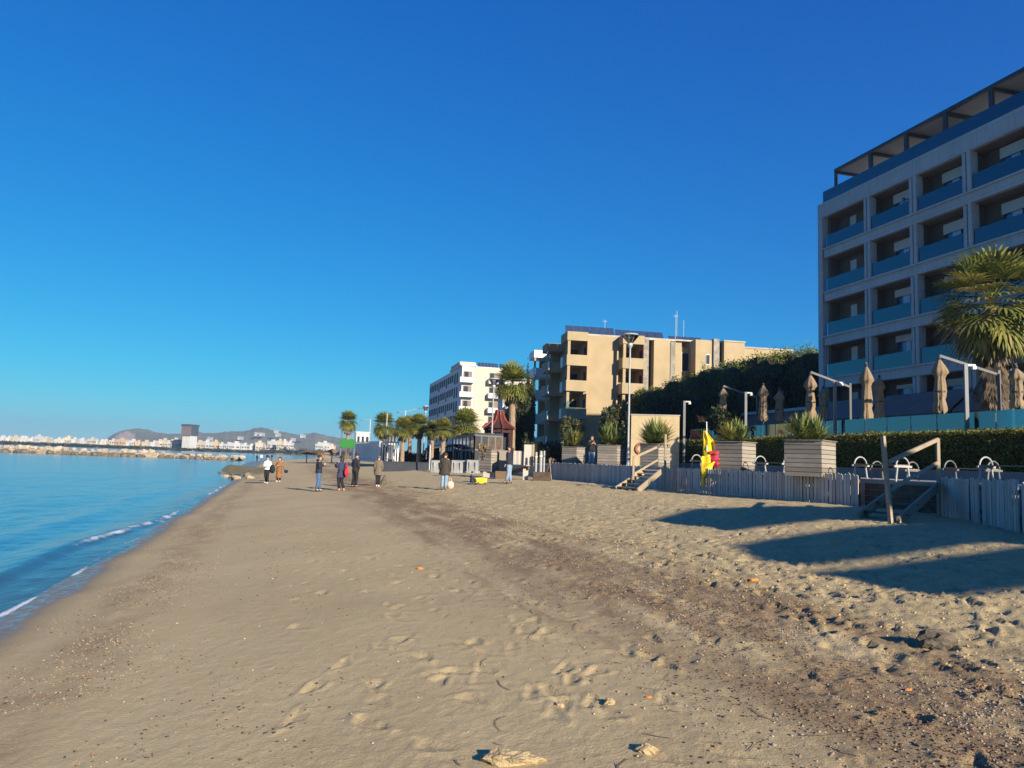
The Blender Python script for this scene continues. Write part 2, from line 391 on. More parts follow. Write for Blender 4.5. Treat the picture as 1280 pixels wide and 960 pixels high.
# ------------------------------------------------------------------ hills behind the bay
def hz_y(x): return 480 + 95.5 + (x - 640) * math.tan(ROLL)
prof = [(-200, 553), (60, 553), (118, 556), (128, 553), (136, 546.5), (145, 541), (158, 537), (172, 535.5), (185, 537), (195, 540.5), (210, 542), (226, 542.2), (243, 541), (248, 539.3), (256, 541.5), (268, 541.5), (280, 539.5), (300, 539),
        (311, 538.2), (318, 535), (327, 534.2), (336, 536), (344, 539.2), (358, 540), (372, 543.2), (385, 542), (393, 540.2), (402, 543), (420, 546.5), (440, 549), (470, 556), (520, 566), (900, 592)]
HY = 2300.
hx = np.arange(-160, 560, .8); hyv = np.interp(hx, [a for a, b in prof], [b for a, b in prof]) + .9 * fbm(hx * .22, hx * 0 + 4, 4)
nh = 34; HV = np.zeros((nh, len(hx), 3)); scar = np.zeros((nh, len(hx)))
for i in range(nh):
    f = i / (nh - 1)                                        # 0 at the foot, 1 at the crest line, back slope beyond
    yy = HY - 700 + 1000 * f
    for j, x in enumerate(hx):
        pt = atY(x, hyv[j], HY); top = max(pt[2], 1.)
        s = min(1, f / .7); g = sstep(np.array(s), 0., 1.0) if f <= .7 else 1 - .6 * (f - .7) / .3
        ridge = 1 - (.22 * (.5 + .5 * fbm(np.array(x * .07), np.array(f * 4.5), 4)) + .06 * (.5 + .5 * fbm(np.array(x * .3), np.array(f * 9), 3))) * (1 - s) * 2
        HV[i, j] = (pt[0] * yy / HY, yy, -1.5 + (top + 1.5) * float(g) * float(ridge) * (yy / HY if f < .7 else 1))
        q = (x - 156) / 15.; q2 = (s - .55) / .4
        scar[i, j] = max(0, 1 - q * q - q2 * q2 + .5 * float(fbm(np.array(x * .3), np.array(f * 8), 3)))
idx = np.arange((nh - 1) * len(hx)).reshape(nh - 1, -1)[:, :-1]
HQ = np.stack([idx, idx + 1, idx + len(hx) + 1, idx + len(hx)], -1).reshape(-1, 4)
hm, t, p, oc = newmat('hill scrub and rock')
n = t.noise(oc, .012, 6, .65); n2 = t.noise(oc, .05, 4, .6)
c = t.mix(t.ramp(n, .38, .62), (.095, .115, .06), (.20, .18, .10)); c = t.mix(t.ramp(n2, .58, .74, 0, .8), c, (.26, .2, .14))
c = t.mix(t.ramp(t.attr('scar'), .1, .5), c, t.mix(t.ramp(n2, .35, .65), (.34, .24, .17), (.5, .42, .33)))
t.set(p.inputs['Base Color'], c); p.inputs['Roughness'].default_value = .95
hills = mesh_np('hills', HV.reshape(-1, 3), HQ, hm, smooth=True, attrs={'scar': scar.ravel()}); tag(hills, kind='structure')

# ------------------------------------------------------------------ the town across the bay
def townmat(name, col):
    return mat(name, col, .8, .08, .05)
M_town = [townmat('town white render', (.46, .46, .45)), townmat('town cream render', (.44, .39, .31)), townmat('town ochre render', (.42, .31, .20)), townmat('town grey render', (.42, .42, .43)), townmat('town pink render', (.62, .48, .42))]
M_townwin = mat('town window openings', (.10, .12, .15), .3, .1, .3)
M_townroof = mat('town flat roof', (.35, .32, .30), .9)
def town_block(x0, x1, yt, Y, mi, label, rz=0., roof=True):
    zb = .8
    a = atY(x0, yt, Y); b = atY(x1, yt, Y); w = (b[0] - a[0]); top = max(a[2], zb + 3); D = min(max(w * .8, 8), 16)
    cx_, fl = (a[0] + b[0]) / 2, 3.1
    mb = MB(); w2 = w * .92
    mb.span(-w2 / 2, w2 / 2, 0, D, 0, top - zb, 0)
    mb.span(-w2 / 2 - .2, w2 / 2 + .2, -.2, D + .2, top - zb - .5, top - zb + .35, 0)
    if roof: mb.span(-w2 * .2, w2 * .15, D * .3, D * .7, top - zb + .35, top - zb + 2.2, 0)
    nf = max(1, int((top - zb - .8) / fl)); nw = max(2, int(w2 / 3.4))
    for f in range(nf):
        z = .9 + f * fl
        for k in range(nw):
            x = -w2 / 2 + (k + .5) * w2 / nw
            mb.span(x - w2 / nw * .3, x + w2 / nw * .3, -.05, .1, z, z + 1.7, 1)
            if random.random() < .5: mb.span(x - w2 / nw * .42, x + w2 / nw * .42, -1.1, .0, z - .5, z + .35, 0)
        for k in range(3):
            y = D * (k + .5) / 3
            for sx in (-1, 1): mb.span(sx * w2 / 2 - .05, sx * w2 / 2 + .05, y - 1, y + 1, z, z + 1.5, 1)
    o = mb.build('town_building', [M_town[mi], M_townwin]); o.location = (cx_, Y, zb); o.rotation_euler = (0, 0, rz)
    tag(o, label, 'building', 'apartment blocks of the town across the bay'); return o
T = [(-40, -30, 547, 0), (-28, -18, 546, 1), (-14, -6, 547, 0), (-4, 6, 546.5, 0), (7, 12, 547, 0), (12.5, 19, 546.3, 1), (21, 27, 547, 0), (27.5, 34, 547.3, 0), (35.5, 41, 548.5, 0), (43, 47.5, 545.3, 3), (48, 52, 548.5, 3), (52.5, 59, 548, 1), (59.5, 64, 549.5, 0), (64, 68.5, 551, 0), (69, 74, 549, 4),
     (75, 80, 549.5, 0), (80.5, 88.5, 546.8, 1), (89, 94.5, 549, 0), (95, 99, 550.5, 0), (99.5, 105, 549.5, 0), (105.5, 109, 551, 3), (110, 116, 549, 1), (116.5, 122, 551, 0), (123, 128, 551.5, 4), (128, 133, 551, 0), (136.5, 143, 550.5, 1), (144.5, 154, 549.5, 2), (154.5, 159, 553, 0),
     (161, 168, 551, 0), (168.5, 176, 552.3, 2), (176.5, 185, 552.3, 1), (188, 194, 553, 0), (194.5, 200, 551.5, 4), (200.5, 207, 550, 1), (207, 212, 553, 0), (214, 223, 549.5, 1), (230, 235, 555.5, 0), (237, 243, 553.5, 1), (243.5, 252, 552.5, 1), (252.5, 262, 552, 0), (265, 273.5, 552, 2), (274, 279, 555, 0),
     (280, 287, 555, 0), (288, 301, 553.8, 0), (301.5, 309, 556, 0), (309.5, 318, 557, 0), (319, 329, 553.3, 1), (325, 333, 557.2, 1), (333.5, 345, 551.5, 0), (346, 352, 550.8, 1), (352.5, 358, 551.2, 4), (358.5, 364, 553.3, 0), (394, 399.5, 555, 0), (400, 410, 553.5, 0), (410.5, 418, 557, 1)]
colname = ['white', 'cream', 'ochre', 'grey', 'pinkish']
random.seed(3)
for (x0, x1, yt, mi) in T:
    hgt_ = 'low' if hz_y((x0 + x1) / 2) + 2.8 - yt < 6.8 else 'mid rise' if hz_y((x0 + x1) / 2) + 2.8 - yt < 10 else 'tall'
    side = 'well before the quarried hill' if x1 < 60 else 'just before the quarried hill' if x1 < 128 else 'below the quarried hill' if x1 < 190 else 'beside the dark tower' if x1 < 256 else 'beyond the dark tower towards the beach' if x1 < 320 else 'above the strolling couple on the beach' if x1 < 370 else 'beside the green billboard, below the hills'
    town_block(x0, x1, yt, random.uniform(740, 790), mi, f'{hgt_} {colname[mi]} block in the far town {side}', random.uniform(-.25, .1))
for k in range(30):                                        # second row, mostly hidden
    x = random.uniform(-30, 380); w = random.uniform(4, 8); mi = random.choice([0, 0, 1, 3, 4])
    if 222 < x + w and x < 246: continue
    side = 'before the quarried hill' if x < 128 else 'below the quarried hill' if x < 222 else 'beyond the dark tower'
    town_block(x, x + w, hz_y(x) - random.uniform(2.5, 4.8), random.uniform(860, 930), mi, f'{colname[mi]} block in the second row of the far town {side}', random.uniform(-.25, .1), False)
for (x, y, w) in ((213, 553, 3), (321, 542, 4), (327, 542.3, 4), (345, 538.5, 3), (347, 543, 4), (378, 544.6, 5), (262, 548, 3), (300, 547, 4), (366, 549, 4)):
    q = atY(x, y, 2000); mb = MB(); w *= .45; mb.span(-6 * w / 4, 6 * w / 4, 0, 30, -6, 2.2, 0); mb.span(-2, 2, -.1, .2, -1, 1, 1); mb.prism([(-6 * w / 4, 0), (6 * w / 4, 0), (6 * w / 4, 30), (-6 * w / 4, 30)], 2.2, 3, 2)
    o = mb.build('hill_house', [M_town[3], M_townwin, M_townroof]); o.location = (q[0], 1990, q[2])
    tag(o, f"white house {'high' if y < 543 else 'low'} on the hazy hillside " + ('near its highest knoll' if 310 < x < 350 else 'below its right shoulder' if x > 350 else 'behind the dark tower'), 'house', 'white houses on the far hills')
# tower
M_tglass = mat('tower dark glazing', (.055, .065, .085), .3, .2, .08, spec=.5)
M_tfin = mat('tower reddish fins', (.17, .14, .145), .7)
tw = atY(226, 530, 720); twb = atY(243, 530, 720); tx0, tx1 = tw[0], twb[0]; W = tx1 - tx0; H = tw[2] - .8
root = empty('tower', ((tx0 + tx1) / 2, 720, .8), -.28); tag(root, 'dark tower with white lower floors, tallest in the far town', 'tower')
mb = MB(); mb.span(-W * .36, W * .36, 0, W * .7, 0, H * .56)
for k in range(6): mb.span(-W * .36 + W * .72 * (k + .35) / 6, -W * .36 + W * .72 * (k + .65) / 6, -.5, 0, 1, H * .56)
mb.build('lower_floors', M_town[0], root)
mb = MB(); mb.span(-W * .40, W * .40, -1, W * .75, H * .56, H * .94); mb.build('upper_floors', M_tglass, root)
mb = MB()
for k in range(9): x = -W * .39 + W * .78 * k / 8; mb.span(x - .25, x + .25, -1.6, -1, H * .56, H * .93)
mb.build('fins', M_tfin, root)
mb = MB(); mb.span(-W * .43, W * .43, -1.8, W * .8, H * .93, H); mb.build('roof_crown', M_tglass, root)
mb = MB(); mb.span(-W * .37, -W * .36, .5, W * .68, 1, H * .56); mb.build('side_glazing', M_tglass, root)

# dark trees along the far waterfront: reads as one mass
M_farleaf = leafmat('far waterfront foliage', (.03, .045, .028), (.055, .07, .04), scale=.05)
P = []
random.seed(5)
for k in range(230):
    x = random.uniform(-50, 470); Y = random.uniform(705, 735); q = atY(x, hz_y(x) + 3, Y); hh = random.uniform(.9, 2.4) * (1.0 if x < 330 else 2.2)
    c_ = rng.normal(0, 1, (60, 3)) * np.array([2.6, 2.5, hh * .3]) + np.array([q[0], Y, 1 + hh * .5]); c_[:, 2] = np.clip(c_[:, 2], .8, None); P.append(c_)
P = np.concatenate(P); V, Q = leaves_np(P, rng.normal(0, 1, P.shape), 1.5, 1.1)
o = mesh_np('far_treeline', V, Q, M_farleaf); tag(o, 'dark trees along the far waterfront', None, None, 'stuff')

# ------------------------------------------------------------------ breakwater of boulders
M_rock = [mat('pale limestone boulder', (.36, .315, .25), .9, .25, .6, .6, 4), mat('brown boulder', (.33, .26, .17), .9, .3, .6, .6, 4), mat('dark wet boulder', (.13, .11, .08), .6, .3, .6, .5, 4)]
random.seed(11)
def boulder_mesh(r, mi):
    mb = MB(); mb.blob((0, 0, 0), (r * random.uniform(.9, 1.5), r * random.uniform(.8, 1.1), r * random.uniform(.6, .8)), 8, 0, .22); return mb.build('boulder', M_rock[mi])
protos = [[boulder_mesh(1., mi) for _ in range(4)] for mi in range(3)]
line = [(-60, 562.5), (0, 565), (100, 568.6), (200, 572), (250, 574), (300, 576.3)]
used_ = set()
def put_boulder(mi, x, y, z, s, label, grp):
    pr = random.choice(protos[mi]); o = pr if pr.name not in used_ else pr.copy()
    if pr.name not in used_: used_.add(pr.name)
    else: C.objects.link(o)
    o.location = (x, y, z); o.scale = (s, s, s); o.rotation_euler = (random.uniform(-.3, .3), random.uniform(-.3, .3), random.uniform(0, 6))
    tag(o, label, 'boulder', grp)
for k in range(170):
    f = k / 169; x = -60 + 355 * f; yb = np.interp(x, [a for a, b in line], [b for a, b in line])
    q = gnd(x, yb, 0); s = random.uniform(.55, 1.05) * (1 if x < 215 else .75)
    row = random.random()
    if row < .34: put_boulder(2, q[0] + random.uniform(-.6, .6), q[1] + random.uniform(0, .8), .12, s, 'dark wet boulder at the waterline of the breakwater', 'dark boulders along the foot of the breakwater')
    elif row < .62: put_boulder(1, q[0] + random.uniform(-.6, .6), q[1] + random.uniform(1, 2.4), .55, s, 'brown boulder on the face of the breakwater', 'brown boulders on the breakwater')
    else: put_boulder(0, q[0] + random.uniform(-.6, .6), q[1] + random.uniform(2, 4), 1.0 if x < 210 else .8, s, 'pale limestone boulder on top of the breakwater', 'pale boulders topping the breakwater')
mb = MB()
pts = [gnd(x, np.interp(x, [a for a, b in line], [b for a, b in line]), 0) for x in range(-60, 300, 12)]
for i in range(len(pts) - 1):
    a, b = pts[i], pts[i + 1]; h1 = 1.1 if i < 24 else .7
    k = len(mb.v)
    mb.add([(a[0], a[1], -.6), (b[0], b[1], -.6), (b[0], b[1] + 1.6, h1 * .8), (a[0], a[1] + 1.6, h1 * .8), (b[0], b[1] + 6, h1), (a[0], a[1] + 6, h1), (b[0], b[1] + 9, -.6), (a[0], a[1] + 9, -.6)], [(0, 1, 2, 3), (3, 2, 4, 5), (5, 4, 6, 7)])
o = mb.build('breakwater', M_rock[1]); tag(o, 'low rubble breakwater reaching across the calm water', 'breakwater')
# weed-covered rock shelf at the water's edge
mb = MB(); random.seed(2)
cs = place(300, 592, .1)
shv = []
ns = 40
for i in range(ns):
    for j in range(12):
        f, g = i / (ns - 1), j / 11; a = place(271 + 66 * f, 594.5 - 1 * f, .1); b = place(281 + 62 * f, 582.5, .2)
        z = .28 * math.sin(math.pi * g) ** .5 * min(1, 6 * f, 6 * (1 - f)) + .1 * float(fbm(np.array(f * 30.), np.array(g * 5.), 3)) + zs(a[0], a[1]) * .4 + .02
        shv.append((a[0] + (b[0] - a[0]) * g, a[1] + (b[1] - a[1]) * g, z))
idx = np.arange((ns - 1) * 12).reshape(ns - 1, 12)[:, :-1]
M_weed = mat('weed-covered rock', (.20, .16, .055), .8, .5, 1.2, .6, 8)
o = mesh_np('rock_shelf', np.array(shv), np.stack([idx, idx + 1, idx + 13, idx + 12], -1).reshape(-1, 4), M_weed); tag(o, 'low olive brown weed covered rock shelf at the water edge', 'rock shelf')
random.seed(4)
for k, (x, y) in enumerate([(283, 597), (289, 598), (295, 599), (309, 595.5), (313, 598.5), (278, 594)]):
    q = place(x, y, .05); put_boulder(2 if k % 2 else 1, q[0], q[1], q[2] + .08, random.uniform(.25, .45), 'small stone beside the weedy rock shelf', 'stones beside the rock shelf')
for row in protos:
    for o in row:
        if o.name not in used_: bpy.data.objects.remove(o)

# ------------------------------------------------------------------ promenade behind the fence
# n' / s' frame of the hotel street (15 degrees)
TB = rad(15)
def hot(t, d): return np.array([22 + .2588 * t + .9659 * d, 54 - .9659 * t + .2588 * d])   # t towards the camera, d inland of the facade
M_conc = mat('promenade concrete', (.36, .33, .29), .9, .15, .8, .3, 30)
M_plank = woodmat('weathered grey planks', (.44, .40, .34), (.68, .62, .54), axis='Z')
M_plankx = woodmat('weathered grey boards', (.25, .22, .18), (.38, .335, .275), axis='X')
M_wood = woodmat('bleached timber', (.34, .26, .18), (.50, .40, .28), axis='X')
M_wooddk = woodmat('damp brown timber', (.14, .09, .055), (.25, .17, .10), axis='X')
M_steel = mat('dark painted steel', (.035, .037, .042), .45, .15, 2)
M_grey = mat('grey painted steel', (.13, .135, .14), .5, .12, 2)
M_white = mat('white paint', (.72, .71, .68), .5, .06, 2)
M_alu = mat('pale metal', (.36, .37, .38), .5, .12, 3, metal=.2)
fence_px = [(1335, 680), (1262, 663), (1174, 644), (1074, 634), (940, 622.5), (832, 613), (770, 606), (690, 599)]
fpts = [gnd(x, y, 1.13) for x, y in fence_px]
# promenade slab: from just behind the fence to the buildings
pp = [fpts[0] + np.array([4, -9, 0])] + fpts + [gnd(640, 588, 1.6) + np.array([0, 6, 0])]
poly = [(p_[0] + .55, p_[1] + .30) for p_ in pp]
poly = [tuple(x) for x in poly] + [(-14, 110), (-20, 240), (90, 240), (90, -60), (24, -60)]
mb = MB(); mb.prism(poly, .2, 2.02); o = mb.build('promenade', M_conc); tag(o, kind='structure')

# ------------------------------------------------------------------ hotel
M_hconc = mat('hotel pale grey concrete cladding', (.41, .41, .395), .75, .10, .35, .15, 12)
t_ = NT(M_hconc); p_ = t_.n['Principled BSDF']; oc_ = t_.n['Texture Coordinate'].outputs['Object']     # cladding joints and rain streaks
mp_ = t_.new('Mapping'); t_.l.new(oc_, mp_.inputs['Vector']); mp_.inputs['Rotation'].default_value = (rad(90), 0, 0)
br_ = t_.new('TexBrick'); t_.l.new(mp_.outputs[0], br_.inputs['Vector']); br_.inputs['Scale'].default_value = 1.; br_.inputs['Brick Width'].default_value = 1.35; br_.inputs['Row Height'].default_value = .75; br_.inputs['Mortar Size'].default_value = .012
old_ = p_.inputs['Base Color'].links[0].from_socket
st_ = t_.noise(t_.scale(oc_, (3.5, 3.5, .35)), 1.4, 5, .6)
c_ = t_.mix(t_.ramp(st_, .45, .75, 0, .45), old_, (.24, .235, .225)); c_ = t_.mix(t_.math('MULTIPLY', br_.outputs['Fac'], .55), c_, (.16, .155, .15)); t_.l.new(c_, p_.inputs['Base Color'])
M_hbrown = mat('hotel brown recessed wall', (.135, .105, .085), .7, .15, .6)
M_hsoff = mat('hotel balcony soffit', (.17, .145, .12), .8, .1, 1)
M_blind = mat('cream roller blind', (.56, .54, .50), .7, .05, 2)
M_pane = mat('dark blue window glass', (.03, .09, .20), .05, .2, .3, spec=1.)
M_curt = mat('pale blue curtain', (.5, .6, .72), .8, .15, 3, stretch=(8, 8, .4))
M_rail = glassmat('blue balcony glass', (.66, .84, .98), .055, .03, (.62, .85, 1.))
M_awn = mat('mauve awning fabric', (.19, .135, .125), .85, .12, .8)
HO = empty('hotel', (22.4, 54, 0), -rad(75)); HL = 27.0; HD = 24.0
tag(HO, 'modern grey hotel with glass balconies and a dark roof pergola, tallest on the shore', 'hotel')
ZT, ZF = 22.0, 3.25
tops = [18.4, 15.15, 11.9, 8.85]
cols = [.45, 5.0, 9.0, 13.0, 17.0, 21.0, 25.0, HL]
mb = MB()
mb.span(0, HL, 0, 12, 20.9, ZT)                                            # roof band
for z in tops + [5.6]:
    mb.span(.72, HL, -.02, 1.3, z - .62, z - .03)                           # slab edge bands
    mb.span(.70, HL, -.12, .25, z - .03, z + .09)
mb.span(0, .5, 0, 1.3, 2.0, 20.9)
for c_ in cols[1:-1]:
    mb.span(c_ - .27, c_ - .05, .04, .55, 2.0, 20.9); mb.span(c_ + .09, c_ + .32, .0, .55, 2.0, 20.9)
    mb.tube([(c_ + .02, .12, 5.5), (c_ + .02, .12, 20.9)], .05, 6)
mb.span(HL - .4, HL, 0, 1.3, 2.0, 20.9)
mb.build('facade_frame', M_hconc, HO, bevel=0)
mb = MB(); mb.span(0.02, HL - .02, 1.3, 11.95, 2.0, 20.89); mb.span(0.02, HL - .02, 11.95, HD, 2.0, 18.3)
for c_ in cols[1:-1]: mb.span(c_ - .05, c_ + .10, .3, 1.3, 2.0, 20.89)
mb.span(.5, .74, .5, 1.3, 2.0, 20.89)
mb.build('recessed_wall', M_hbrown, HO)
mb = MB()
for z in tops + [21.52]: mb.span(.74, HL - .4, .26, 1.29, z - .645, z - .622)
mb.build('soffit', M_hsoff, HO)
random.seed(21)
for fi, z in enumerate(tops + [5.6]):
    for b in range(len(cols) - 1):
        x0, x1 = cols[b] + .35, cols[b + 1] - .30
        if b == len(cols) - 2: x1 = cols[-1] - .42
        if x1 - x0 < 1: continue
        m = MB(); m.span(x0, x1, .10, .116, z + .10, z + 1.06); m.build('balcony_glass', M_rail, HO)
        if b == 0: wx0, wx1, dr = x0 + 1.15, x0 + 1.75, True
        else: wx0, wx1, dr = x0 + .95, x1 - .02, False
        m = MB(); zt = z + 2.25
        if dr:
            m.span(wx0, wx1, 1.24, 1.3, z, zt); w = m.build('door', M_blind, HO); tag(w, 'pale balcony door')
        else:
            for (a_, b_) in ((wx0, wx0 + .09), (wx1 - .09, wx1), ((wx0 + wx1) / 2 - .05, (wx0 + wx1) / 2 + .05)): m.span(a_, b_, 1.20, 1.3, z, zt)
            m.span(wx0, wx1, 1.20, 1.3, zt, zt + .1)
            w = m.build('window', M_steel, HO)
            m = MB(); m.span(wx0 + .09, wx1 - .09, 1.26, 1.299, z, zt); m.build('pane', M_pane, w)
            drop = [.35, .42, .12, .35, .30, .12, .3][(b + fi) % 7]
            if fi in (0, 1) and b in (1, 2, 3): drop = .5
            m = MB(); m.span(wx0 - .06, wx1 + .02, 1.12, 1.195, zt - drop, zt + .12); m.build('blind', M_blind, w)
            m = MB(); k0 = wx0 + (wx1 - wx0) * random.uniform(.12, .3)
            m.span(k0, k0 + (wx1 - wx0) * .30, 1.245, 1.258, z + .05, zt - drop); m.span(wx1 - .8, wx1 - .15, 1.245, 1.258, z + .05, zt - drop); m.build('curtain', M_curt, w)
# roof terrace pergola
PZ0, PZ1 = ZT + .05, 24.3
pg = MB()
pxs = [1.15, 4.7, 7.9, 11.0, 14.2, 17.4, 20.6, 23.8, 26.6]
pg.span(1.05, HL, .62, .82, PZ1 - .02, PZ1 + .20)
for i, x in enumerate(pxs):
    pg.span(x - (.07 if i == 0 else .13), x + (.07 if i == 0 else .13), .62, .80, PZ0, PZ1 - .02)
    pg.span(x - .07, x + .07, .8, 5.2, PZ1 - .14, PZ1 + .10)
pg.build('pergola_frame', M_steel, HO)
m = MB(); m.span(1.22, HL - .1, .84, 5.1, PZ1 + .115, PZ1 + .17); m.build('pergola_ceiling', mat('pergola ceiling panels', (.32, .30, .27), .8, .08, 1), HO)
for i in range(2, len(pxs) - 1, 2):
    x = pxs[i]; m = MB(); m.span(x + .05, x + 2.4, 3.4, 3.5, PZ0, PZ1 - .15, 0)
    w = m.build('terrace_screen', mat('terrace pale screen', (.50, .52, .54), .6, .05, 1), HO)
    m = MB()
    for xx in (x + .05, x + 1.25, x + 2.4): m.span(xx - .04, xx + .04, 3.30, 3.38, PZ0, PZ1 - .15)
    for zz in (PZ0 + .5, PZ0 + 1.6): m.span(x + .05, x + 2.4, 3.31, 3.37, zz - .03, zz + .03)
    m.build('screen_frame', M_steel, w)
m = MB(); m.span(.35, HL, .2, .215, ZT + .03, ZT + .95); m.span(.35, .365, .215, 6, ZT + .03, ZT + .95); m.build('roof_glass', M_rail, HO)
# ground floor awnings
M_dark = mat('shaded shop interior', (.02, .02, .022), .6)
for i, (a_, b_) in enumerate(((.8, 6.6), (6.9, 13.2), (13.5, 19.8), (20.1, 26.8))):
    m = MB(); m.add([(a_, -.2, 7.15), (b_, -.2, 7.15), (b_, -1.9, 5.75), (a_, -1.9, 5.75), (a_, -.2, 7.08), (b_, -.2, 7.08), (b_, -1.88, 5.68), (a_, -1.88, 5.68)], [(0, 1, 2, 3), (7, 6, 5, 4), (3, 2, 6, 7), (0, 3, 7, 4), (1, 5, 6, 2), (0, 4, 5, 1)])
    w = m.build('awning', M_awn, HO)
    m = MB(); m.span(a_, b_, -1.93, -1.87, 5.40, 5.70); m.build('valance', M_steel, w)
    m = MB(); m.bar((a_ + .2, -.15, 6.4), (a_ + .2, -1.8, 5.72), .06); m.bar((b_ - .2, -.15, 6.4), (b_ - .2, -1.8, 5.72), .06); m.build('arm', M_grey, w)
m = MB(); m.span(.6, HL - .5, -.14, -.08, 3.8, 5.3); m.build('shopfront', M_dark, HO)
# low restaurant wing beside the hotel
RW = empty('restaurant_pavilion', (*hot(-.3, .4), 0), -rad(75)); tag(RW, 'low dark restaurant pavilion with mauve roller awnings beside the hotel corner', 'restaurant')
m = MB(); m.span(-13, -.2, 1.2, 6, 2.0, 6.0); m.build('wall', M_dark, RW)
m = MB(); m.span(-13.4, -.1, -.2, 6.2, 6.72, 6.95); m.build('roof', M_hconc, RW)
for a_, b_ in ((-13.2, -9), (-8.8, -4.6), (-4.4, -.3)):
    m = MB(); m.span(a_, b_, 0, .1, 5.3, 6.72); w = m.build('roller_awning', M_awn, RW)
    m = MB(); m.span(a_, b_, -.03, .13, 5.22, 5.30); m.build('bottom_rail', M_steel, w)
for x in (-13.3, -8.9, -4.5, -.22):
    m = MB(); m.span(x - .08, x + .08, .12, .28, 2, 6.72); m.build('post', M_steel, RW)

# ------------------------------------------------------------------ beige apartment building
M_beige = mat('beige rendered wall', (.35, .27, .16), .9, .10, .5, .2, 25)
M_beiged = mat('brown rendered recess', (.34, .21, .125), .9, .1, .6)
M_stone = mat('grey stone cladding strip', (.24, .215, .18), .9, .35, 2.2, .5, 10)
M_bwin = mat('apartment dark glass', (.02, .03, .045), .6, .2, .4, spec=.12)
M_whitebal = mat('white balustrade panel', (.70, .71, .72), .6, .06, 1)
M_solar = mat('solar collector glass', (.03, .045, .09), .12, .2, .5, spec=.8)
B = atY(709.6, 414, 86); BO = empty('beige_apartment_building', (B[0], 86, 2.0), rad(9)); tag(BO, 'beige four storey apartment building with stacked corner balconies and solar roof panels', 'building')
H = 15.45; WALLY = 1.7
fl = [(0, 5.0), (5.15, 8.2), (8.2, 11.2), (11.2, 14.1)]
mb = MB()
mb.span(2.5, 6.75, WALLY, 24, 0, H); mb.span(6.75, 9.4, 3.4, 24, 0, H); mb.span(11.2, 13.3, WALLY, 24, 0, H)
mb.span(9.4, 9.6, 2.4, 24, 0, H - .3)
mb.span(1.4, 2.5, 3.4, 24, 0, H); mb.build('wall', M_beige, BO)
mb = MB(); mb.span(9.6, 10.5, WALLY - .15, 6, 0, H + .1); mb.span(13.3, 13.9, WALLY - .1, 6, 0, H - .2); mb.build('stone_strip', M_stone, BO)
mb = MB(); mb.span(10.5, 11.2, 2.8, 20, 0, H - .2); mb.build('dark_recess', M_steel, BO)
mb = MB(); mb.span(2.3, 14, WALLY + .3, 24.1, H - .02, H + .25); mb.build('roof', M_conc, BO)
def loggia(x0, x1, y0, y1, z0, zfl, side_glass):
    """open balcony: parapet, column, brown back wall, windows"""
    m = MB(); m.span(x0, x1, y0, y0 + .15, z0 - .25, z0 + 1.02); m.span(x0, x0 + .15, y0 + .15, y1 - (1.2 if side_glass else 0), z0 - .25, z0 + 1.02); m.span(x0 + .15, x1, y0 + .15, y1, z0 - .25, z0 - .05)
    b = m.build('balcony', M_beige, BO)
    if side_glass:
        m = MB(); m.span(x0 + .02, x0 + .08, y1 - 1.2, y1, z0 - .2, z0 + 1.0); m.build('balustrade', M_whitebal, b)
    m = MB(); m.span(x0 + .1, x0 + .42, y0 + .1, y0 + .42, z0 + 1.02, z0 + 2.8); m.build('column', M_beige, b)
    m = MB(); m.span(x1 - .03, x1 + .01, y0 + .16, y1, z0 - .05, z0 + 2.75); m.span(x0 + 1.2, x1 - .03, y1 - .04, y1, z0 - .05, z0 + 2.75); m.build('inner_wall', M_beiged, b)
    m = MB(); m.span(x1 - .09, x1 - .035, y0 + .75, y0 + 1.5, z0, z0 + 2.1); m.build('door', M_bwin, b); m = MB(); m.span(x0 + 1.3, x0 + 2.1, y1 - .1, y1 - .045, z0, z0 + 2.1); m.build('door', M_bwin, b)
for k, z in enumerate((5.55, 8.75, 11.75)):
    loggia(0, 2.5, 0, 3.4, z, None, True)
    loggia(6.75, 9.4, 0, 3.4, z, None, True)
m = MB(); m.span(0, 2.5, 0, 3.4, H - 1.0, H + .05); m.build('balcony_roof', M_beige, BO); m = MB(); m.span(6.75, 9.4, 0, 3.4, H - 1.0, H + .05); m.build('balcony_roof', M_beige, BO)
m = MB(); m.span(2.2, 2.51, .3, 3.4, 0, 5.3); m.build('ground_floor_wall', M_beiged, BO); m = MB(); m.span(6.8, 9.3, 3.3, 3.4, 0, 5.3); m.build('ground_floor_wall', M_beiged, BO)
# sea side: stepped stacks of balconies behind the corner
for j, (ya, yb, xo, br) in enumerate(((7.4, 10.2, -.9, True), (13.8, 17.5, -1.3, False))):
    m = MB(); m.span(xo, 1.4, ya, yb, H - 1.3, H - .3); m.build('balcony_roof', M_beiged if br else M_whitebal, BO)
    for z in (2.4, 5.55, 8.75, 11.75):
        m = MB(); m.span(xo, xo + .15, ya, yb, z - .25, z + 1.0); m.span(xo + .15, 1.4, ya, ya + .15, z - .25, z + 1.0); m.span(xo + .15, 1.4, ya + .15, yb, z - .25, z - .05)
        b = m.build('balcony', M_beige if br else M_whitebal, BO)
        m = MB(); m.span(xo + .05, xo + .3, ya + .05, ya + .3, z + 1.0, z + 2.9); m.build('column', M_beige, b)
        m = MB(); m.span(xo + .15, xo + .2, ya - .9, ya - .02, z - .1, z + .95); m.build('balustrade', M_whitebal, b)
    m = MB(); m.span(.2, 1.38, yb - .2, yb, 0, H - 1.3); m.build('lit_partition', M_beige, BO)
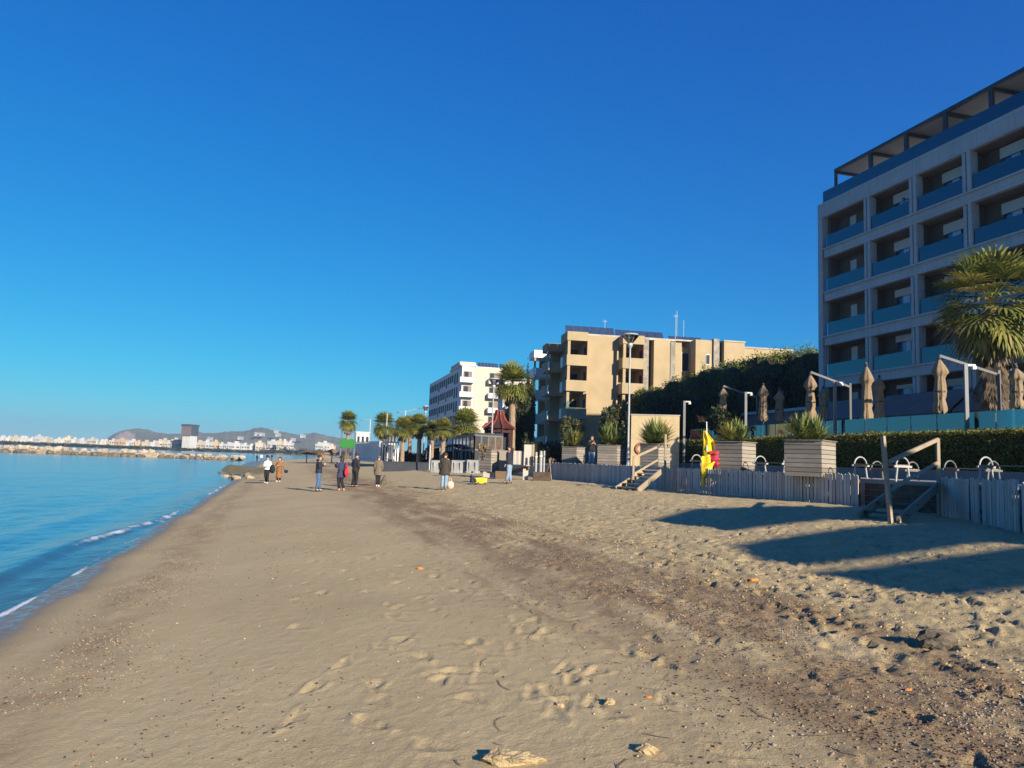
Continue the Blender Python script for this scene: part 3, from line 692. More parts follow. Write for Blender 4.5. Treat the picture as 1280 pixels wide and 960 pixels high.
for z in (2.4, 5.6, 8.8, 11.8):
    for y in (4.2, 5.7, 11.2, 12.6, 18.6, 20.4):
        m = MB(); m.span(1.33, 1.41, y, y + .8, z, z + 2.05); w = m.build('window', M_alu, BO); m = MB(); m.span(1.30, 1.325, y + .08, y + .72, z + .08, z + 1.97); m.build('pane', M_bwin, w)
for x in (7.1, 8.4): pass
# solar collectors
for i in range(12):
    x = .9 + i * 1.02 + (.15 if i > 5 else 0)
    m = MB(); m.box((x, 2.9, H + .75), (.96, .06, 1.35 if i < 6 else 1.0), 0, 0, 0, rad(-32)); w = m.build('solar_panel', M_solar, BO)
    m = MB(); m.bar((x - .4, 3.0, H + .2), (x - .4, 3.3, H + 1.1), .05); m.bar((x + .4, 3.0, H + .2), (x + .4, 3.3, H + 1.1), .05); m.bar((x, 2.75, H + .02), (x, 3.1, H + .55), .06); m.build('stand', M_grey, w)
for x, h in ((6.2, 2.9), (15.6, 4.2)):
    m = MB(); m.tube([(x, 6, H), (x, 6, H + h)], .035, 5); m.bar((x - .3, 6, H + h - .2), (x + .3, 6, H + h - .2), .03); m.build('antenna', M_alu, BO)
# rear wing
B2 = atY(849, 430, 97); BW = empty('beige_rear_building', (B2[0], 97, 2.0), rad(9)); tag(BW, 'beige rear apartment wing behind the pines, roof stepping down towards the hotel', 'building')
H2 = atY(905, 424, 97)[2] - 2
m = MB(); m.span(0, 1.0, 1.6, 8, 0, H2 - .4); m.span(2.3, 4.7, 0, 8, 0, H2 - .1); m.span(6.2, 9.1, -.2, 8, 0, H2 - .2); m.span(9.1, 17, 1.5, 9, 0, H2 - .6); m.span(1.0, 2.3, 2.2, 8, 0, H2 - .9); m.build('wall', M_beige, BW)
m = MB(); m.span(4.7, 5.5, -.3, 4, 0, H2 + .1); m.build('stone_strip', M_stone, BW)
m = MB(); m.span(5.5, 6.2, .6, 5, 0, H2 - .3); m.build('dark_recess', M_steel, BW)
m = MB(); m.span(-.1, 4.7, 2, 8.2, H2 - .08, H2 + .12); m.span(6.1, 9.2, -.3, 8.2, H2 - .18, H2); m.span(9.2, 17.1, 1.4, 9.1, H2 - .58, H2 - .4); m.build('roof', M_conc, BW)
m = MB(); m.span(1.2, 2.2, 2.14, 2.2, H2 - 4.2, H2 - 1.6); w = m.build('window', M_alu, BW); m = MB(); m.span(1.27, 2.13, 2.11, 2.135, H2 - 4.1, H2 - 1.7); m.build('pane', M_bwin, w)
m = MB(); m.span(3.7, 4.3, -.06, 0, H2 - 3.4, H2 - 2); w = m.build('window', M_alu, BW); m = MB(); m.span(3.76, 4.24, -.09, -.065, H2 - 3.3, H2 - 2.1); m.build('pane', M_bwin, w)
m = MB(); m.span(12.5, 13.8, 1.44, 1.5, H2 - 3.6, H2 - 2.2); w = m.build('window', M_alu, BW); m = MB(); m.span(12.6, 13.7, 1.41, 1.435, H2 - 3.5, H2 - 2.3); m.build('pane', M_bwin, w)
for i in range(5):
    m = MB(); m.box((.2 + i * .95, 3.2, H2 + .4), (.88, .06, .9), 0, 0, 0, rad(-35)); w = m.build('solar_panel', M_solar, BW)
    m = MB(); m.bar((.2 + i * .95, 3.4, H2 + .1), (.2 + i * .95, 3.5, H2 + .6), .05); m.build('stand', M_grey, w)
for x, h in ((1.2, 4.5), (2.2, 3.2)):
    m = MB(); m.tube([(x, 4, H2), (x, 4, H2 + h)], .04, 5); m.build('antenna', M_alu, BW)

# ------------------------------------------------------------------ white apartment building
M_wh = mat('white painted render', (.56, .55, .52), .8, .05, .4); M_crm = mat('pale cream render', (.50, .43, .33), .85, .06, .4)
Wc = atY(578, 457, 149); WO = empty('white_apartment_building', (Wc[0], 149, 2.0), rad(15)); tag(WO, 'long white apartment building with rows of windows and end balconies', 'building')
HW = Wc[2] - 2; LW = 42; DW = 11.5
m = MB(); m.span(0, 2.6, 0, LW, 0, HW - .05); m.span(.9, DW, .02, LW - .02, 0, HW); m.build('wall', M_wh, WO)
m = MB(); m.span(2.62, DW + .02, -.12, .0, 0, HW - .1); m.build('end_wall', M_crm, WO)
m = MB(); m.span(-.3, 2.9, -.2, LW * .3, HW, HW + .3); m.span(3, DW, 2, LW, HW, HW + .28); m.build('roof', M_wh, WO)
m = MB(); m.span(1.5, 5, LW * .25, LW * .5, HW + .3, HW + 2.2); m.build('roof_house', M_crm, WO)
nfl = 6; fh = (HW - 1.2) / nfl
for f in range(nfl):
    z = .9 + f * fh
    for k in range(15):
        y = 4.2 + k * 2.5; big = k in (0, 1, 5, 9)
        m = MB(); m.span(-.05, .03, y, y + (1.5 if not big else 1.2), z + (.7 if not big else .05), z + 2.3); w = m.build('window', M_grey, WO)
        m = MB(); m.span(-.08, -.055, y + .08, y + (1.42 if not big else 1.12), z + (.78 if not big else .1), z + 2.22); m.build('pane', M_bwin, w)
    if f < nfl - 0:
        # corner balcony and the two end balconies
        for (x0, x1, y0) in ((-.6, 2.4, -1.3), (5.3, 9.4, -1.5)):
            m = MB(); m.span(x0, x1, y0, y0 + .12, z - .2, z + .85); m.span(x0, x0 + .12, y0 + .12, -.13, z - .2, z + .85); m.span(x1 - .12, x1, y0 + .12, -.13, z - .2, z + .85); m.span(x0 + .12, x1 - .12, y0 + .12, -.13, z - .2, z - .02)
            b = m.build('balcony', M_wh, WO)
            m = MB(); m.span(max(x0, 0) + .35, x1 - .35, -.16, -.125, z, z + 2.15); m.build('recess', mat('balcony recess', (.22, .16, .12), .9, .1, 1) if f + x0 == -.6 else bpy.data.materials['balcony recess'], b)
            m = MB(); m.span(max(x0, 0) + .5, max(x0, 0) + 1.3, -.20, -.165, z, z + 2.05); m.build('door', M_bwin, b)
for i in range(11):
    x = 4.0 + i * .72 + (.4 if i > 5 else 0); m = MB(); m.box((x, 2.4, HW + .75), (.66, .06, 1.2), 0, 0, 0, rad(-38)); w = m.build('solar_panel', M_solar, WO)
    m = MB(); m.bar((x, 2.6, HW), (x, 2.75, HW + .9), .06); m.build('stand', M_grey, w)
# white building between the far palms
def plain_house(x0, x1, yt, Y, m_, label, zb=1.5):
    a = atY(x0, yt, Y); b = atY(x1, yt, Y); w = b[0] - a[0]; h = a[2] - zb
    root = empty('house', ((a[0] + b[0]) / 2, Y, zb), rad(12)); tag(root, label, 'building')
    m = MB(); m.span(-w / 2, w / 2, 0, w * .8, 0, h); m.build('wall', m_, root)
    m = MB(); m.span(-w / 2 - .2, w / 2 + .2, -.2, w * .8 + .2, h, h + .3); m.build('roof', M_wh, root)
    for f in range(int(h / 3.1)):
        for k in range(3):
            x = -w / 2 + (k + .5) * w / 3; hw_ = min(.7, w * .09); m = MB(); m.span(x - hw_, x + hw_, -.06, 0, f * 3.1 + .8, f * 3.1 + 2.3); q = m.build('window', M_bwin, root)
        m = MB(); m.span(-w / 2 + .3, w / 2 - .3, -1.2, -.07, f * 3.1 - .05 + .05, f * 3.1 + .6); m.build('balcony', M_wh, root)
plain_house(446, 462, 541, 190, M_wh, 'white house with balconies seen between the far palms')
plain_house(484, 496, 538, 170, M_stone, 'dull grey building behind the second far palm')
plain_house(629, 668, 475, 128, M_wh, 'white building hidden behind the tall dark palm')

# ------------------------------------------------------------------ plants
L_hedge = leafmat('hedge leaf', (.115, .12, .024), (.22, .20, .04), scale=1.2)
L_core = mat('hedge inner twigs', (.035, .035, .014), .9, .3, 4)
L_palm = leafmat('fan palm leaf', (.10, .13, .028), (.24, .24, .055), scale=1.5, trans=.3)
L_palmy = leafmat('yellowing palm leaf', (.24, .21, .06), (.36, .29, .09), scale=1.5, trans=.3)
L_dry = leafmat('dry palm leaf', (.24, .17, .09), (.40, .30, .17), scale=1.5, trans=.2)
L_dead = leafmat('shade darkened dead palm leaf', (.07, .052, .034), (.14, .10, .062), scale=1.5, trans=.1)  # dead leaf brown, darkened for the shade under the crown
L_dark = leafmat('dark evergreen leaf', (.028, .042, .018), (.055, .07, .025), scale=.7)
L_pine = leafmat('pine needle tuft', (.075, .11, .02), (.18, .21, .045), scale=.6)
L_bush = leafmat('grey green bush leaf', (.075, .088, .035), (.15, .15, .06), scale=1.)
L_yucca = leafmat('yucca blade', (.10, .135, .035), (.24, .26, .08), scale=3, trans=.15)
L_yuccay = leafmat('yellow green shrub leaf', (.19, .19, .04), (.30, .27, .07), scale=3, trans=.25)
M_bark = mat('palm trunk fibre', (.26, .19, .125), .95, .35, 6, .8, 18, stretch=(1, 1, 3))
M_barkd = mat('dark bark', (.09, .065, .045), .95, .35, 5, .8, 15)

def fan_palm(name, base, h, cr, label, group=None, skirt=0., nfr=46, seed=1, dark=False, trunk_r=.19, rz=0., droop=1.0, yellow=.25, pet=.56, dryf=.62):
    """trunk with old leaf bases and a crown of folded fan leaves"""
    random.seed(seed); rg = np.random.default_rng(seed)
    root = empty(name, base, rz); tag(root, label, 'palm tree', group)
    lean = random.uniform(-.03, .03) * h
    m = MB(); pts = []; rr = []
    for i in range(14):
        f = i / 13; pts.append((lean * f * f, .2 * lean * f, h * f)); rr.append(trunk_r * (1.25 - .35 * f) * (1 + .07 * (i % 2)))
    m.tube(pts, rr, 10); m.build('trunk', M_bark if not dark else M_barkd, root)
    V, F, MI = [], [], []
    top = np.array([lean, .2 * lean, h])
    def fan(origin, d, plen, fl, mi, hang, spread=1.75):
        d = d / np.linalg.norm(d); side = np.cross(d, [0, 0, 1.]); nrm_ = np.linalg.norm(side); side = side / nrm_ if nrm_ > .05 else np.array([1., 0, 0]); up = np.cross(side, d)
        k = 15; prev = None; p = origin.copy(); cur = d.copy()
        for i in range(3):                                              # petiole
            w = .028 * (1 - .2 * i); q = p + cur * plen / 3
            a = len(V); V.extend([p - side * w, p + side * w, q + side * w * .8, q - side * w * .8]); F.append((a, a + 1, a + 2, a + 3)); MI.append(mi)
            p = q; cur = cur - np.array([0, 0, .10 * hang]); cur = cur / np.linalg.norm(cur)
        up = np.cross(side, cur)
        for j in range(k):
            ang = (j - (k - 1) / 2) / ((k - 1) / 2) * spread
            ld = cur * math.cos(ang) + side * math.sin(ang) + up * (.18 * abs(math.sin(ang)))
            ld = ld / np.linalg.norm(ld); L = fl * (1 - .22 * abs(ang) / 1.75) * random.uniform(.88, 1.08)
            wd = np.cross(ld, up); wd = wd / (np.linalg.norm(wd) + 1e-9)
            a0 = p; w = L * .048
            a1 = p + ld * L * .5 + up * .04 * L; a2 = p + ld * L * .82 - np.array([0, 0, .07 * L * hang]); a3 = p + ld * L * .98 - np.array([0, 0, (.20 * hang + .03) * L])
            a = len(V)
            V.extend([a0, a1 - wd * w, a1 + wd * w, a2 - wd * w * .7, a2 + wd * w * .7, a3])
            F.append((a, a + 2, a + 1)); MI.append(mi); F.append((a + 1, a + 2, a + 4, a + 3)); MI.append(mi); F.append((a + 3, a + 4, a + 5)); MI.append(mi)
    ga = 2.39996
    for i in range(nfr):
        f = i / (nfr - 1); el = rad(82 - 118 * f ** .85 * droop) + random.gauss(0, .08); az = i * ga + random.gauss(0, .2)
        d = np.array([math.cos(el) * math.cos(az), math.cos(el) * math.sin(az), math.sin(el)])
        mi = 0 if f < dryf or random.random() < .35 else (1 if random.random() < .5 + yellow else 2)
        if f < .6 and random.random() < yellow * .6: mi = 1
        s = cr * random.uniform(.88, 1.05)
        fan(top + np.array([0, 0, .15 * cr * (1 - f)]), d, s * pet, s * (1.06 - pet), mi, .35 + .6 * f)
    for i in range(int(skirt * 75)):
        az = random.uniform(0, 6.28); z = top[2] - .15 - skirt * h * .55 * random.random(); el = rad(random.uniform(-88, -66))
        d = np.array([math.cos(el) * math.cos(az), math.cos(el) * math.sin(az), math.sin(el)])
        fan(np.array([top[0] + .18 * math.cos(az), top[1] + .18 * math.sin(az), z]), d, cr * .25, cr * .40, 3, .3, .55)
    me = bpy.data.meshes.new('crown'); me.from_pydata([tuple(map(float, v)) for v in V], [], F)
    for mm in ((L_dark if dark else L_palm), L_palmy if not dark else L_palm, L_dry, L_dead): me.materials.append(mm)
    me.polygons.foreach_set('material_index', MI); me.update()
    o = bpy.data.objects.new('crown', me); C.objects.link(o); o.parent = root
    return root

def palm_px(x, ytop, ybase, Y, crpx, label, z=1.6, **kw):
    crpx *= 1.15; kw['skirt'] = kw.get('skirt', 0) * .35; kw['nfr'] = 72; kw.setdefault('pet', .38); kw.setdefault('dryf', .86)
    """a palm from the pixel of its crown top; Y its distance"""
    p = atY(x, ytop, Y); cr = crpx * Y / FPX
    return fan_palm('palm_tree', (p[0], Y, z), p[2] - z - cr * .85, cr, label, **kw)
GP = 'fan palms along the promenade'
palm_px(437, 515, 575, 98, 13, 'lone fan palm behind the green billboard', group=GP, seed=1, trunk_r=.22, skirt=.6, droop=1.15)
palm_px(480, 517, 575, 92, 16, 'broad dark green fan palm behind the white slatted kiosk', group=GP, seed=2, skirt=.8, droop=1.25, yellow=.1)
palm_px(505, 523, 575, 78, 15, 'fan palm just to the right of the white slatted kiosk, behind the double street lamp', group=GP, seed=3, skirt=.5)
palm_px(514, 521, 575, 84, 14, 'fan palm half hidden between two nearer palms', group=GP, seed=9, skirt=.3)
palm_px(526, 519, 575, 72, 15, 'bright fan palm with pale trunk between the double street lamp and the bowl lamp', group=GP, seed=4, skirt=.4, yellow=.4)
palm_px(541, 527, 577, 70, 12, 'short yellowing fan palm before the white apartment building', group=GP, seed=5, skirt=.3, yellow=.6)
palm_px(555, 524, 577, 66, 14, 'yellow fan palm beside the dark glass pavilion', group=GP, seed=6, skirt=.4, yellow=.5)
palm_px(583, 513, 577, 72, 21, 'big dark green palm between white apartment building and pagoda roof', group=GP, seed=7, skirt=.2, yellow=.05)
palm_px(643, 458, 577, 70, 25, 'tallest dark palm, before the beige apartment building', group=GP, seed=8, skirt=.5, yellow=.05, trunk_r=.28, droop=1.1)
bp = atY(1238, 326, 36)
fan_palm('palm_tree', (bp[0], 36, 3.7), bp[2] - 3.7 - 2.4, 2.85, 'large fan palm with a brown skirt of dead leaves before the hotel', group=None, skirt=.9, nfr=120, seed=12, trunk_r=.34, droop=1.3, yellow=.32)
def leaf_plant(name, label, cat, blobs, n, leaf, Lm, trunk=None, group=None, core=None, cmat=None):
    """foliage scattered through overlapping uneven lobes: blobs = (centre, radii)"""
    root = empty(name, tuple(trunk[0]) if trunk is not None else (blobs[0][0][0], blobs[0][0][1], blobs[0][0][2] - blobs[0][1][2])); tag(root, label, cat, group)
    o3 = np.array(root.location); Ps, Ns = [], []
    vol = np.array([b[1][0] * b[1][1] * b[1][2] for b in blobs]) ** .67; cnt = (n * vol / vol.sum()).astype(int)
    for (c_, r_), k in zip(blobs, cnt):
        d = rng.normal(0, 1, (k, 3)); d /= np.linalg.norm(d, axis=1, keepdims=True)
        rr = rng.uniform(.55, 1.03, k) ** .6
        # clumped: pull leaves towards random tuft centres on the lobe
        nt = max(6, k // 45); td = rng.normal(0, 1, (nt, 3)); td /= np.linalg.norm(td, axis=1, keepdims=True); w = rng.integers(0, nt, k)
        tr_ = rng.uniform(.72, 1.1, nt); d2 = td[w] * tr_[w][:, None] + rng.normal(0, .10, (k, 3)); use = rng.random(k) < .7
        d = np.where(use[:, None], d2, d * rr[:, None]); Ps.append(d * np.array(r_) + np.array(c_) - o3); Ns.append(d)
    P, N = np.concatenate(Ps), np.concatenate(Ns)
    V, Q = leaves_np(P, N, rng.uniform(.7, 1.3, len(P)) * Lm, rng.uniform(.7, 1.3, len(P)) * Lm * .5)
    cr_ = mesh_np('crown', V, Q, leaf, parent=root)
    if core:
        m = MB()
        for (c_, r_) in blobs: m.blob(tuple(np.array(c_) - o3), tuple(np.array(r_) * core), 10, 0, .12)
        m.build('inner_branches', cmat or L_core, root)
    if trunk is not None:
        m = MB(); b0 = Vector((0, 0, 0)); tr = trunk[1]
        fork = Vector(tuple(np.mean([np.array(b[0]) for b in blobs], 0) - o3)); fork.z *= .55; fork.x *= .3; fork.y *= .3
        m.tube([b0, fork * .5 + Vector((.05, 0, 0)), fork], [tr, tr * .8, tr * .65], 8)
        for (c_, r_) in blobs: e = Vector(tuple(np.array(c_) - o3)); m.tube([fork, fork.lerp(e, .5) + Vector((0, 0, -.2)), e], [tr * .5, tr * .35, tr * .15], 6)
        m.build('trunk', M_barkd, root)
    return root
# the pines between the beige building and the hotel
def pine(x, yt, Y, wpx, label, hh=4.5, seed=0):
    global rng
    rng = np.random.default_rng(100 + seed); random.seed(seed)
    p = atY(x, yt, Y); w = wpx * Y / FPX; bl = []
    nb = 11
    for i in range(nb):
        a = i * 2.4; r = w * .5 * math.sqrt(i / nb); bl.append(((p[0] + r * math.cos(a), Y + r * math.sin(a), p[2] - hh * .42 - .10 * r - random.uniform(0, .5)), (w * .27, w * .27, hh * .42)))
    for i in range(5): a = i * 1.26; bl.append(((p[0] + w * .36 * math.cos(a), Y + w * .36 * math.sin(a), p[2] - hh * 1.0), (w * .25, w * .25, hh * .5)))
    leaf_plant('pine_tree', label, 'tree', bl, 34000, L_pine, .21, trunk=((p[0], Y, 1.8), .3), core=.88, group='pines beside the hotel')
pine(838, 482, 84, 70, 'lowest pine at the left end of the dark row, below the beige building', 4, 1)
pine(880, 466, 80, 78, 'second pine of the dark row, below the rear beige wing', 5, 2)
pine(925, 451, 77, 84, 'middle pine of the dark row between beige wing and hotel', 6, 3)
pine(970, 440, 74, 84, 'pine before the tallest one of the dark row beside the hotel', 7, 4)
pine(1016, 431, 72, 84, 'tallest pine of the dark row, touching the hotel corner', 8, 5)
rng = np.random.default_rng(77); random.seed(77)
# dark understorey below the pines
def lump(x0, x1, y0, y1, Y, dz, n, leaf, Lm, name, label, cat, nb=6, core=.8, group=None):
    a = atY(x0, y1, Y); b = atY(x1, y0, Y); bl = []
    w, h = b[0] - a[0], b[2] - a[2]
    for i in range(nb):
        f = (i + .5) / nb; bl.append(((a[0] + w * f, Y + random.uniform(-.3, .3) * dz, a[2] + h * random.uniform(.42, .55)), (w / nb * .9, dz * .5, h * random.uniform(.44, .56))))
    return leaf_plant(name, label, cat, bl, n, leaf, Lm, core=core, group=group)
lump(810, 925, 492, 560, 66, 4, 9000, L_dark, .3, 'shrub', 'dark shrubbery in the shade under the pines', 'shrub', 7)
lump(918, 1012, 470, 560, 65, 3, 9000, L_dark, .3, 'shrub', 'dark shrubbery behind the restaurant pavilion', 'shrub', 6)
lump(752, 783, 508, 560, 60, 3.2, 6500, L_bush, .20, 'bush', 'big grey green bush behind the middle plank planter', 'bush', 4, .7)
lump(703, 727, 523, 562, 63, 2.2, 3500, L_bush, .18, 'bush', 'feathery bush behind the farthest plank planter', 'bush', 3, .5)
lump(652, 714, 552, 590, 66, 3, 8000, L_dark, .22, 'hedge', 'dark shaded hedge below the beige apartment building', 'hedge', 7, .85)
lump(634, 664, 497, 578, 76, 4, 9000, L_dark, .26, 'tree', 'dark evergreen tree behind the red pagoda roof', 'tree', 3, .8)
lump(655, 668, 470, 575, 80, 3, 5000, L_dark, .26, 'tree', 'slim dark cypress between pagoda roof and beige building', 'tree', 2, .85)
lump(532, 556, 560, 578, 76, 2, 3000, L_dark, .2, 'shrub', 'low dark shrub at the foot of the yellow palms', 'shrub', 3, .8)
lump(496, 534, 566, 578, 82, 2, 3000, L_dark, .2, 'shrub', 'low dark shrub beside the white slatted kiosk', 'shrub', 4, .8)
lump(888, 917, 512, 540, 47, 2, 2500, L_dark, .25, 'shrub', 'dark palm-like shrub before the restaurant pavilion', 'shrub', 3, .6)
rng = np.random.default_rng(78)

# clipped hedge on its bed, terrace, glass balustrade
m = MB(); 
def hbox(t0, t1, d0, d1, z0, z1, mi=0):
    c_ = hot((t0 + t1) / 2, (d0 + d1) / 2); m.box((c_[0], c_[1], (z0 + z1) / 2), (t1 - t0, d1 - d0, z1 - z0), -rad(75), mi)
HT1 = 37.
hbox(.3, HT1 - .3, -11.75, -10.55, 2.1, 3.76)
hroot = empty('hedge', (*hot(18, -11.2), 2.0)); tag(hroot, 'long clipped green hedge with a sunlit yellow top below the terrace glass', 'hedge')
off = np.array(hroot.location)
for i, v in enumerate(m.v): m.v[i] = tuple(np.array(v) - off)
m.build('inner_branches', L_core, hroot)
n = 52000; tt = HT1 * rng.random(n) ** .75; face = rng.random(n); dd = np.where(face < .62, -12.0, np.where(face < .95, rng.uniform(-12, -10.4, n), -10.4)); zz = np.where(face < .62, rng.uniform(2.15, 3.88, n), np.where(face < .95, 3.86, rng.uniform(2.2, 3.85, n)))
wob = .09 * fbm(tt * 1.3, zz * 1.3, 3); dd = dd + rng.normal(0, .05, n) + wob; zz = zz + np.where(face >= .62, rng.normal(0, .045, n) + wob * .6, 0)
P = np.stack([22 + .2588 * tt + .9659 * dd, 54 - .9659 * tt + .2588 * dd, zz], -1) - off
N = np.where((face < .62)[:, None], np.array([-.966, -.26, .25]), np.array([0, 0, 1.]))
V, Q = leaves_np(P, N, rng.uniform(.07, .13, n), rng.uniform(.045, .075, n)); mesh_np('foliage', V, Q, L_hedge, parent=hroot)
m = MB(); hbox(-.2, HT1 + 3, -12.25, -12.1, 2.0, 2.42); hbox(-.2, HT1 + 3, -12.1, -10.35, 2.0, 2.38)
w = m.build('hedge_wall', M_plankx); tag(w, 'low pale plank wall holding the hedge bed', 'wall')
m = MB(); hbox(-2, HT1 + 6, -10.3, -2.3, 2.03, 3.72); hbox(-2, HT1 + 6, -2.3, -.3, 2.03, 3.70); w = m.build('terrace', M_conc); tag(w, kind='structure')
M_tglass_ = glassmat('terrace balustrade glass', (.55, .78, .82), .19, .06, (.5, .72, .78))
gl = empty('glass_balustrade', (*hot(18, -9.9), 3.72), -rad(75)); tag(gl, 'turquoise glass balustrade on pale clamps above the hedge', 'balustrade')
for k in range(27):
    x = -18 + k * 1.4
    m = MB(); m.span(x + .03, x + 1.37, -.01, .01, .06, 1.05); m.build('panel', M_tglass_, gl)
    m = MB(); m.span(x - .02, x + .02, -.035, .035, 0, .62); m.build('clamp', M_alu, gl)

# slim floodlight posts along the terrace
for k, (x, yt, yb, lab) in enumerate([(855, 501, 580, 'slim floodlight post at the hedge end beside the sandstone wall'), (932, 490, 535, 'slim pale floodlight post between the closed parasols'), (1044, 477, 535, 'slim floodlight post before the hotel corner'), (1209, 455, 532, 'tallest looking slim post before the big palm')]):
    # on the line d = -10.2
    lo, hi = -10., 40.
    for _ in range(50):
        mid = (lo + hi) / 2; q = hot(mid, -10.15 if k else -12.9); v_ = np.array([q[0], q[1], 4]) - EYE; kx = v_ @ _f; px_ = 640 + FPX * (v_ @ _r2) / kx
        lo, hi = (mid, hi) if px_ < x else (lo, mid)
    q = hot(lo, -10.15 if k else -12.9); zt = atY(x, yt, q[1])[2]; z0 = 3.72 if k else 2.02
    r = empty('floodlight_post', (q[0], q[1], z0)); tag(r, lab, 'post', 'floodlight posts along the terrace')
    m = MB(); m.span(-.07, .07, -.05, .05, 0, zt - z0); m.build('pole', M_grey, r)
    m = MB(); m.box((.22, 0, zt - z0 - .05), (.30, .12, .08)); m.box((.32, 0, zt - z0 - .14), (.14, .16, .14)); m.build('lamp_head', M_alu, r)

# closed cantilever parasols
M_par = mat('taupe parasol canvas', (.23, .165, .10), .9, .15, 3, .3, 30)
def parasol(x, yt, yb, Y, label, mast, seed, mz=None):
    random.seed(seed); p = atY(x, yt, Y); q = atY(x, yb, Y); h = p[2] - q[2]; z0 = 3.72
    r = empty('cantilever_parasol', (p[0], p[1], z0)); tag(r, label, 'parasol', 'closed parasols on the hotel terrace')
    zt, zb = p[2] - z0, q[2] - z0
    V, F = [], []; n = 24; rows = 15
    prof = [(0, .05), (.05, .12), (.12, .20), (.2, .27), (.26, .30), (.30, .22), (.36, .17), (.46, .20), (.6, .23), (.7, .22), (.76, .19), (.84, .24), (.92, .27), (.97, .26), (1, .22)]
    for i, (f, rr) in enumerate(prof):
        for j in range(n):
            a = 2 * math.pi * j / n; k = 1 + (.24 * math.cos(8 * a + f * 1.5) + .12 * math.sin(3 * a + 5 * f + seed)) * min(1, f * 6)
            zz = zt - .08 - f * (zt - zb - .08) - (.07 * math.sin(8 * a) + .05 * math.sin(5 * a + seed) if i > 11 else 0)
            V.append((rr * k * math.cos(a) * .95, rr * k * math.sin(a) * .95, zz))
    F = [(i * n + j, i * n + (j + 1) % n, (i + 1) * n + (j + 1) % n, (i + 1) * n + j) for i in range(rows - 1) for j in range(n)]
    m = MB(); m.add(V, F + [tuple(range(n))]); m.build('canopy', M_par, r, smooth=True)
    m = MB(); f = .62; m.lathe([(.245, zt - f * (zt - zb) - .03), (.25, zt - f * (zt - zb) + .03)], n=14); m.build('strap', M_steel, r)
    m = MB(); m.lathe([(.06, zt - .12), (.08, zt - .02), (.05, zt + .06)], n=10); m.build('top_cap', M_steel, r)
    if mast:
        mx = mast * Y / FPX; my = 1.1; zt2 = zt + (.0 if mz is None else mz)
        m = MB(); m.bar((0, 0, zt + .08), (mx, my, zt2 - .15), .07, .11); m.build('arm', M_grey, r)
        m = MB(); m.bar((mx, my, 0), (mx, my, zt2 + .05), .11); m.build('mast', M_steel, r); m = MB(); m.box((mx, my, .06), (.8, .8, .12)); m.build('base', M_steel, r)
    else:
        m = MB(); m.tube([(0, 0, 0), (0, 0, zb + .3)], .03, 6); m.build('pole', M_steel, r)
parasol(904, 484, 520, 47.5, 'closed parasol in the shade, farthest along the terrace', 50, 1, -.35)
parasol(954, 480, 526, 44.5, 'closed parasol beside the slim pale post, with no arm showing', 0, 2)
parasol(974, 487, 528, 47, 'smaller closed parasol just behind the other by the pale post', 12, 3)
parasol(1013, 467, 525, 38.5, 'closed parasol with a long arm, before the hotel corner', 62, 4, -.35)
parasol(1029, 484, 522, 45, 'dark shaded closed parasol behind the long armed one', 0, 5)
parasol(1083, 456, 527, 35.5, 'pale closed parasol right of the post before the hotel corner', 14, 6)
parasol(1099, 470, 522, 41, 'half hidden dark closed parasol behind a pale one', 0, 7)
parasol(1174, 447, 516, 31.5, 'closed parasol with a dark strap hanging under an arm from the big palm', 96, 8, -.35)
parasol(1270, 458, 510, 31, 'closed parasol at the edge of view beneath the big palm', 16, 9)

# sandstone wall with a round terracotta ornament
M_sandst = mat('honey sandstone wall', (.46, .36, .21), .9, .14, 1.6, .4, 14)
M_terra = mat('terracotta ring', (.30, .12, .06), .85, .25, 5)
a, b = atY(788, 519, 47), atY(851, 523, 46); r = empty('sandstone_wall', ((a[0] + b[0]) / 2, 46.5, 2.0), math.atan2(-1, b[0] - a[0]) * .6); tag(r, 'honey coloured sandstone wall with a terracotta ring ornament', 'wall')
w_ = b[0] - a[0]; h_ = a[2] - 2
m = MB(); m.span(-w_ / 2, w_ / 2, 0, .35, 0, h_); m.build('wall_slab', M_sandst, r)
m = MB(); m.span(-w_ / 2 - .04, w_ / 2 + .04, -.03, .38, h_, h_ + .07); m.build('coping', M_conc, r)
def ring(mb, cx, cz, R, rr, n=20, y=-.03):
    pts = [(cx + R * math.cos(2 * math.pi * i / n), y, cz + R * math.sin(2 * math.pi * i / n)) for i in range(n + 1)]; mb.tube(pts, rr, 6, cap=False)
m = MB(); ring(m, .36, h_ - .95, .42, .10); m.build('ring_ornament', M_terra, r); m = MB(); ring(m, -.85, h_ - 2.1, .3, .09); m.build('ring_ornament', M_terra, r)

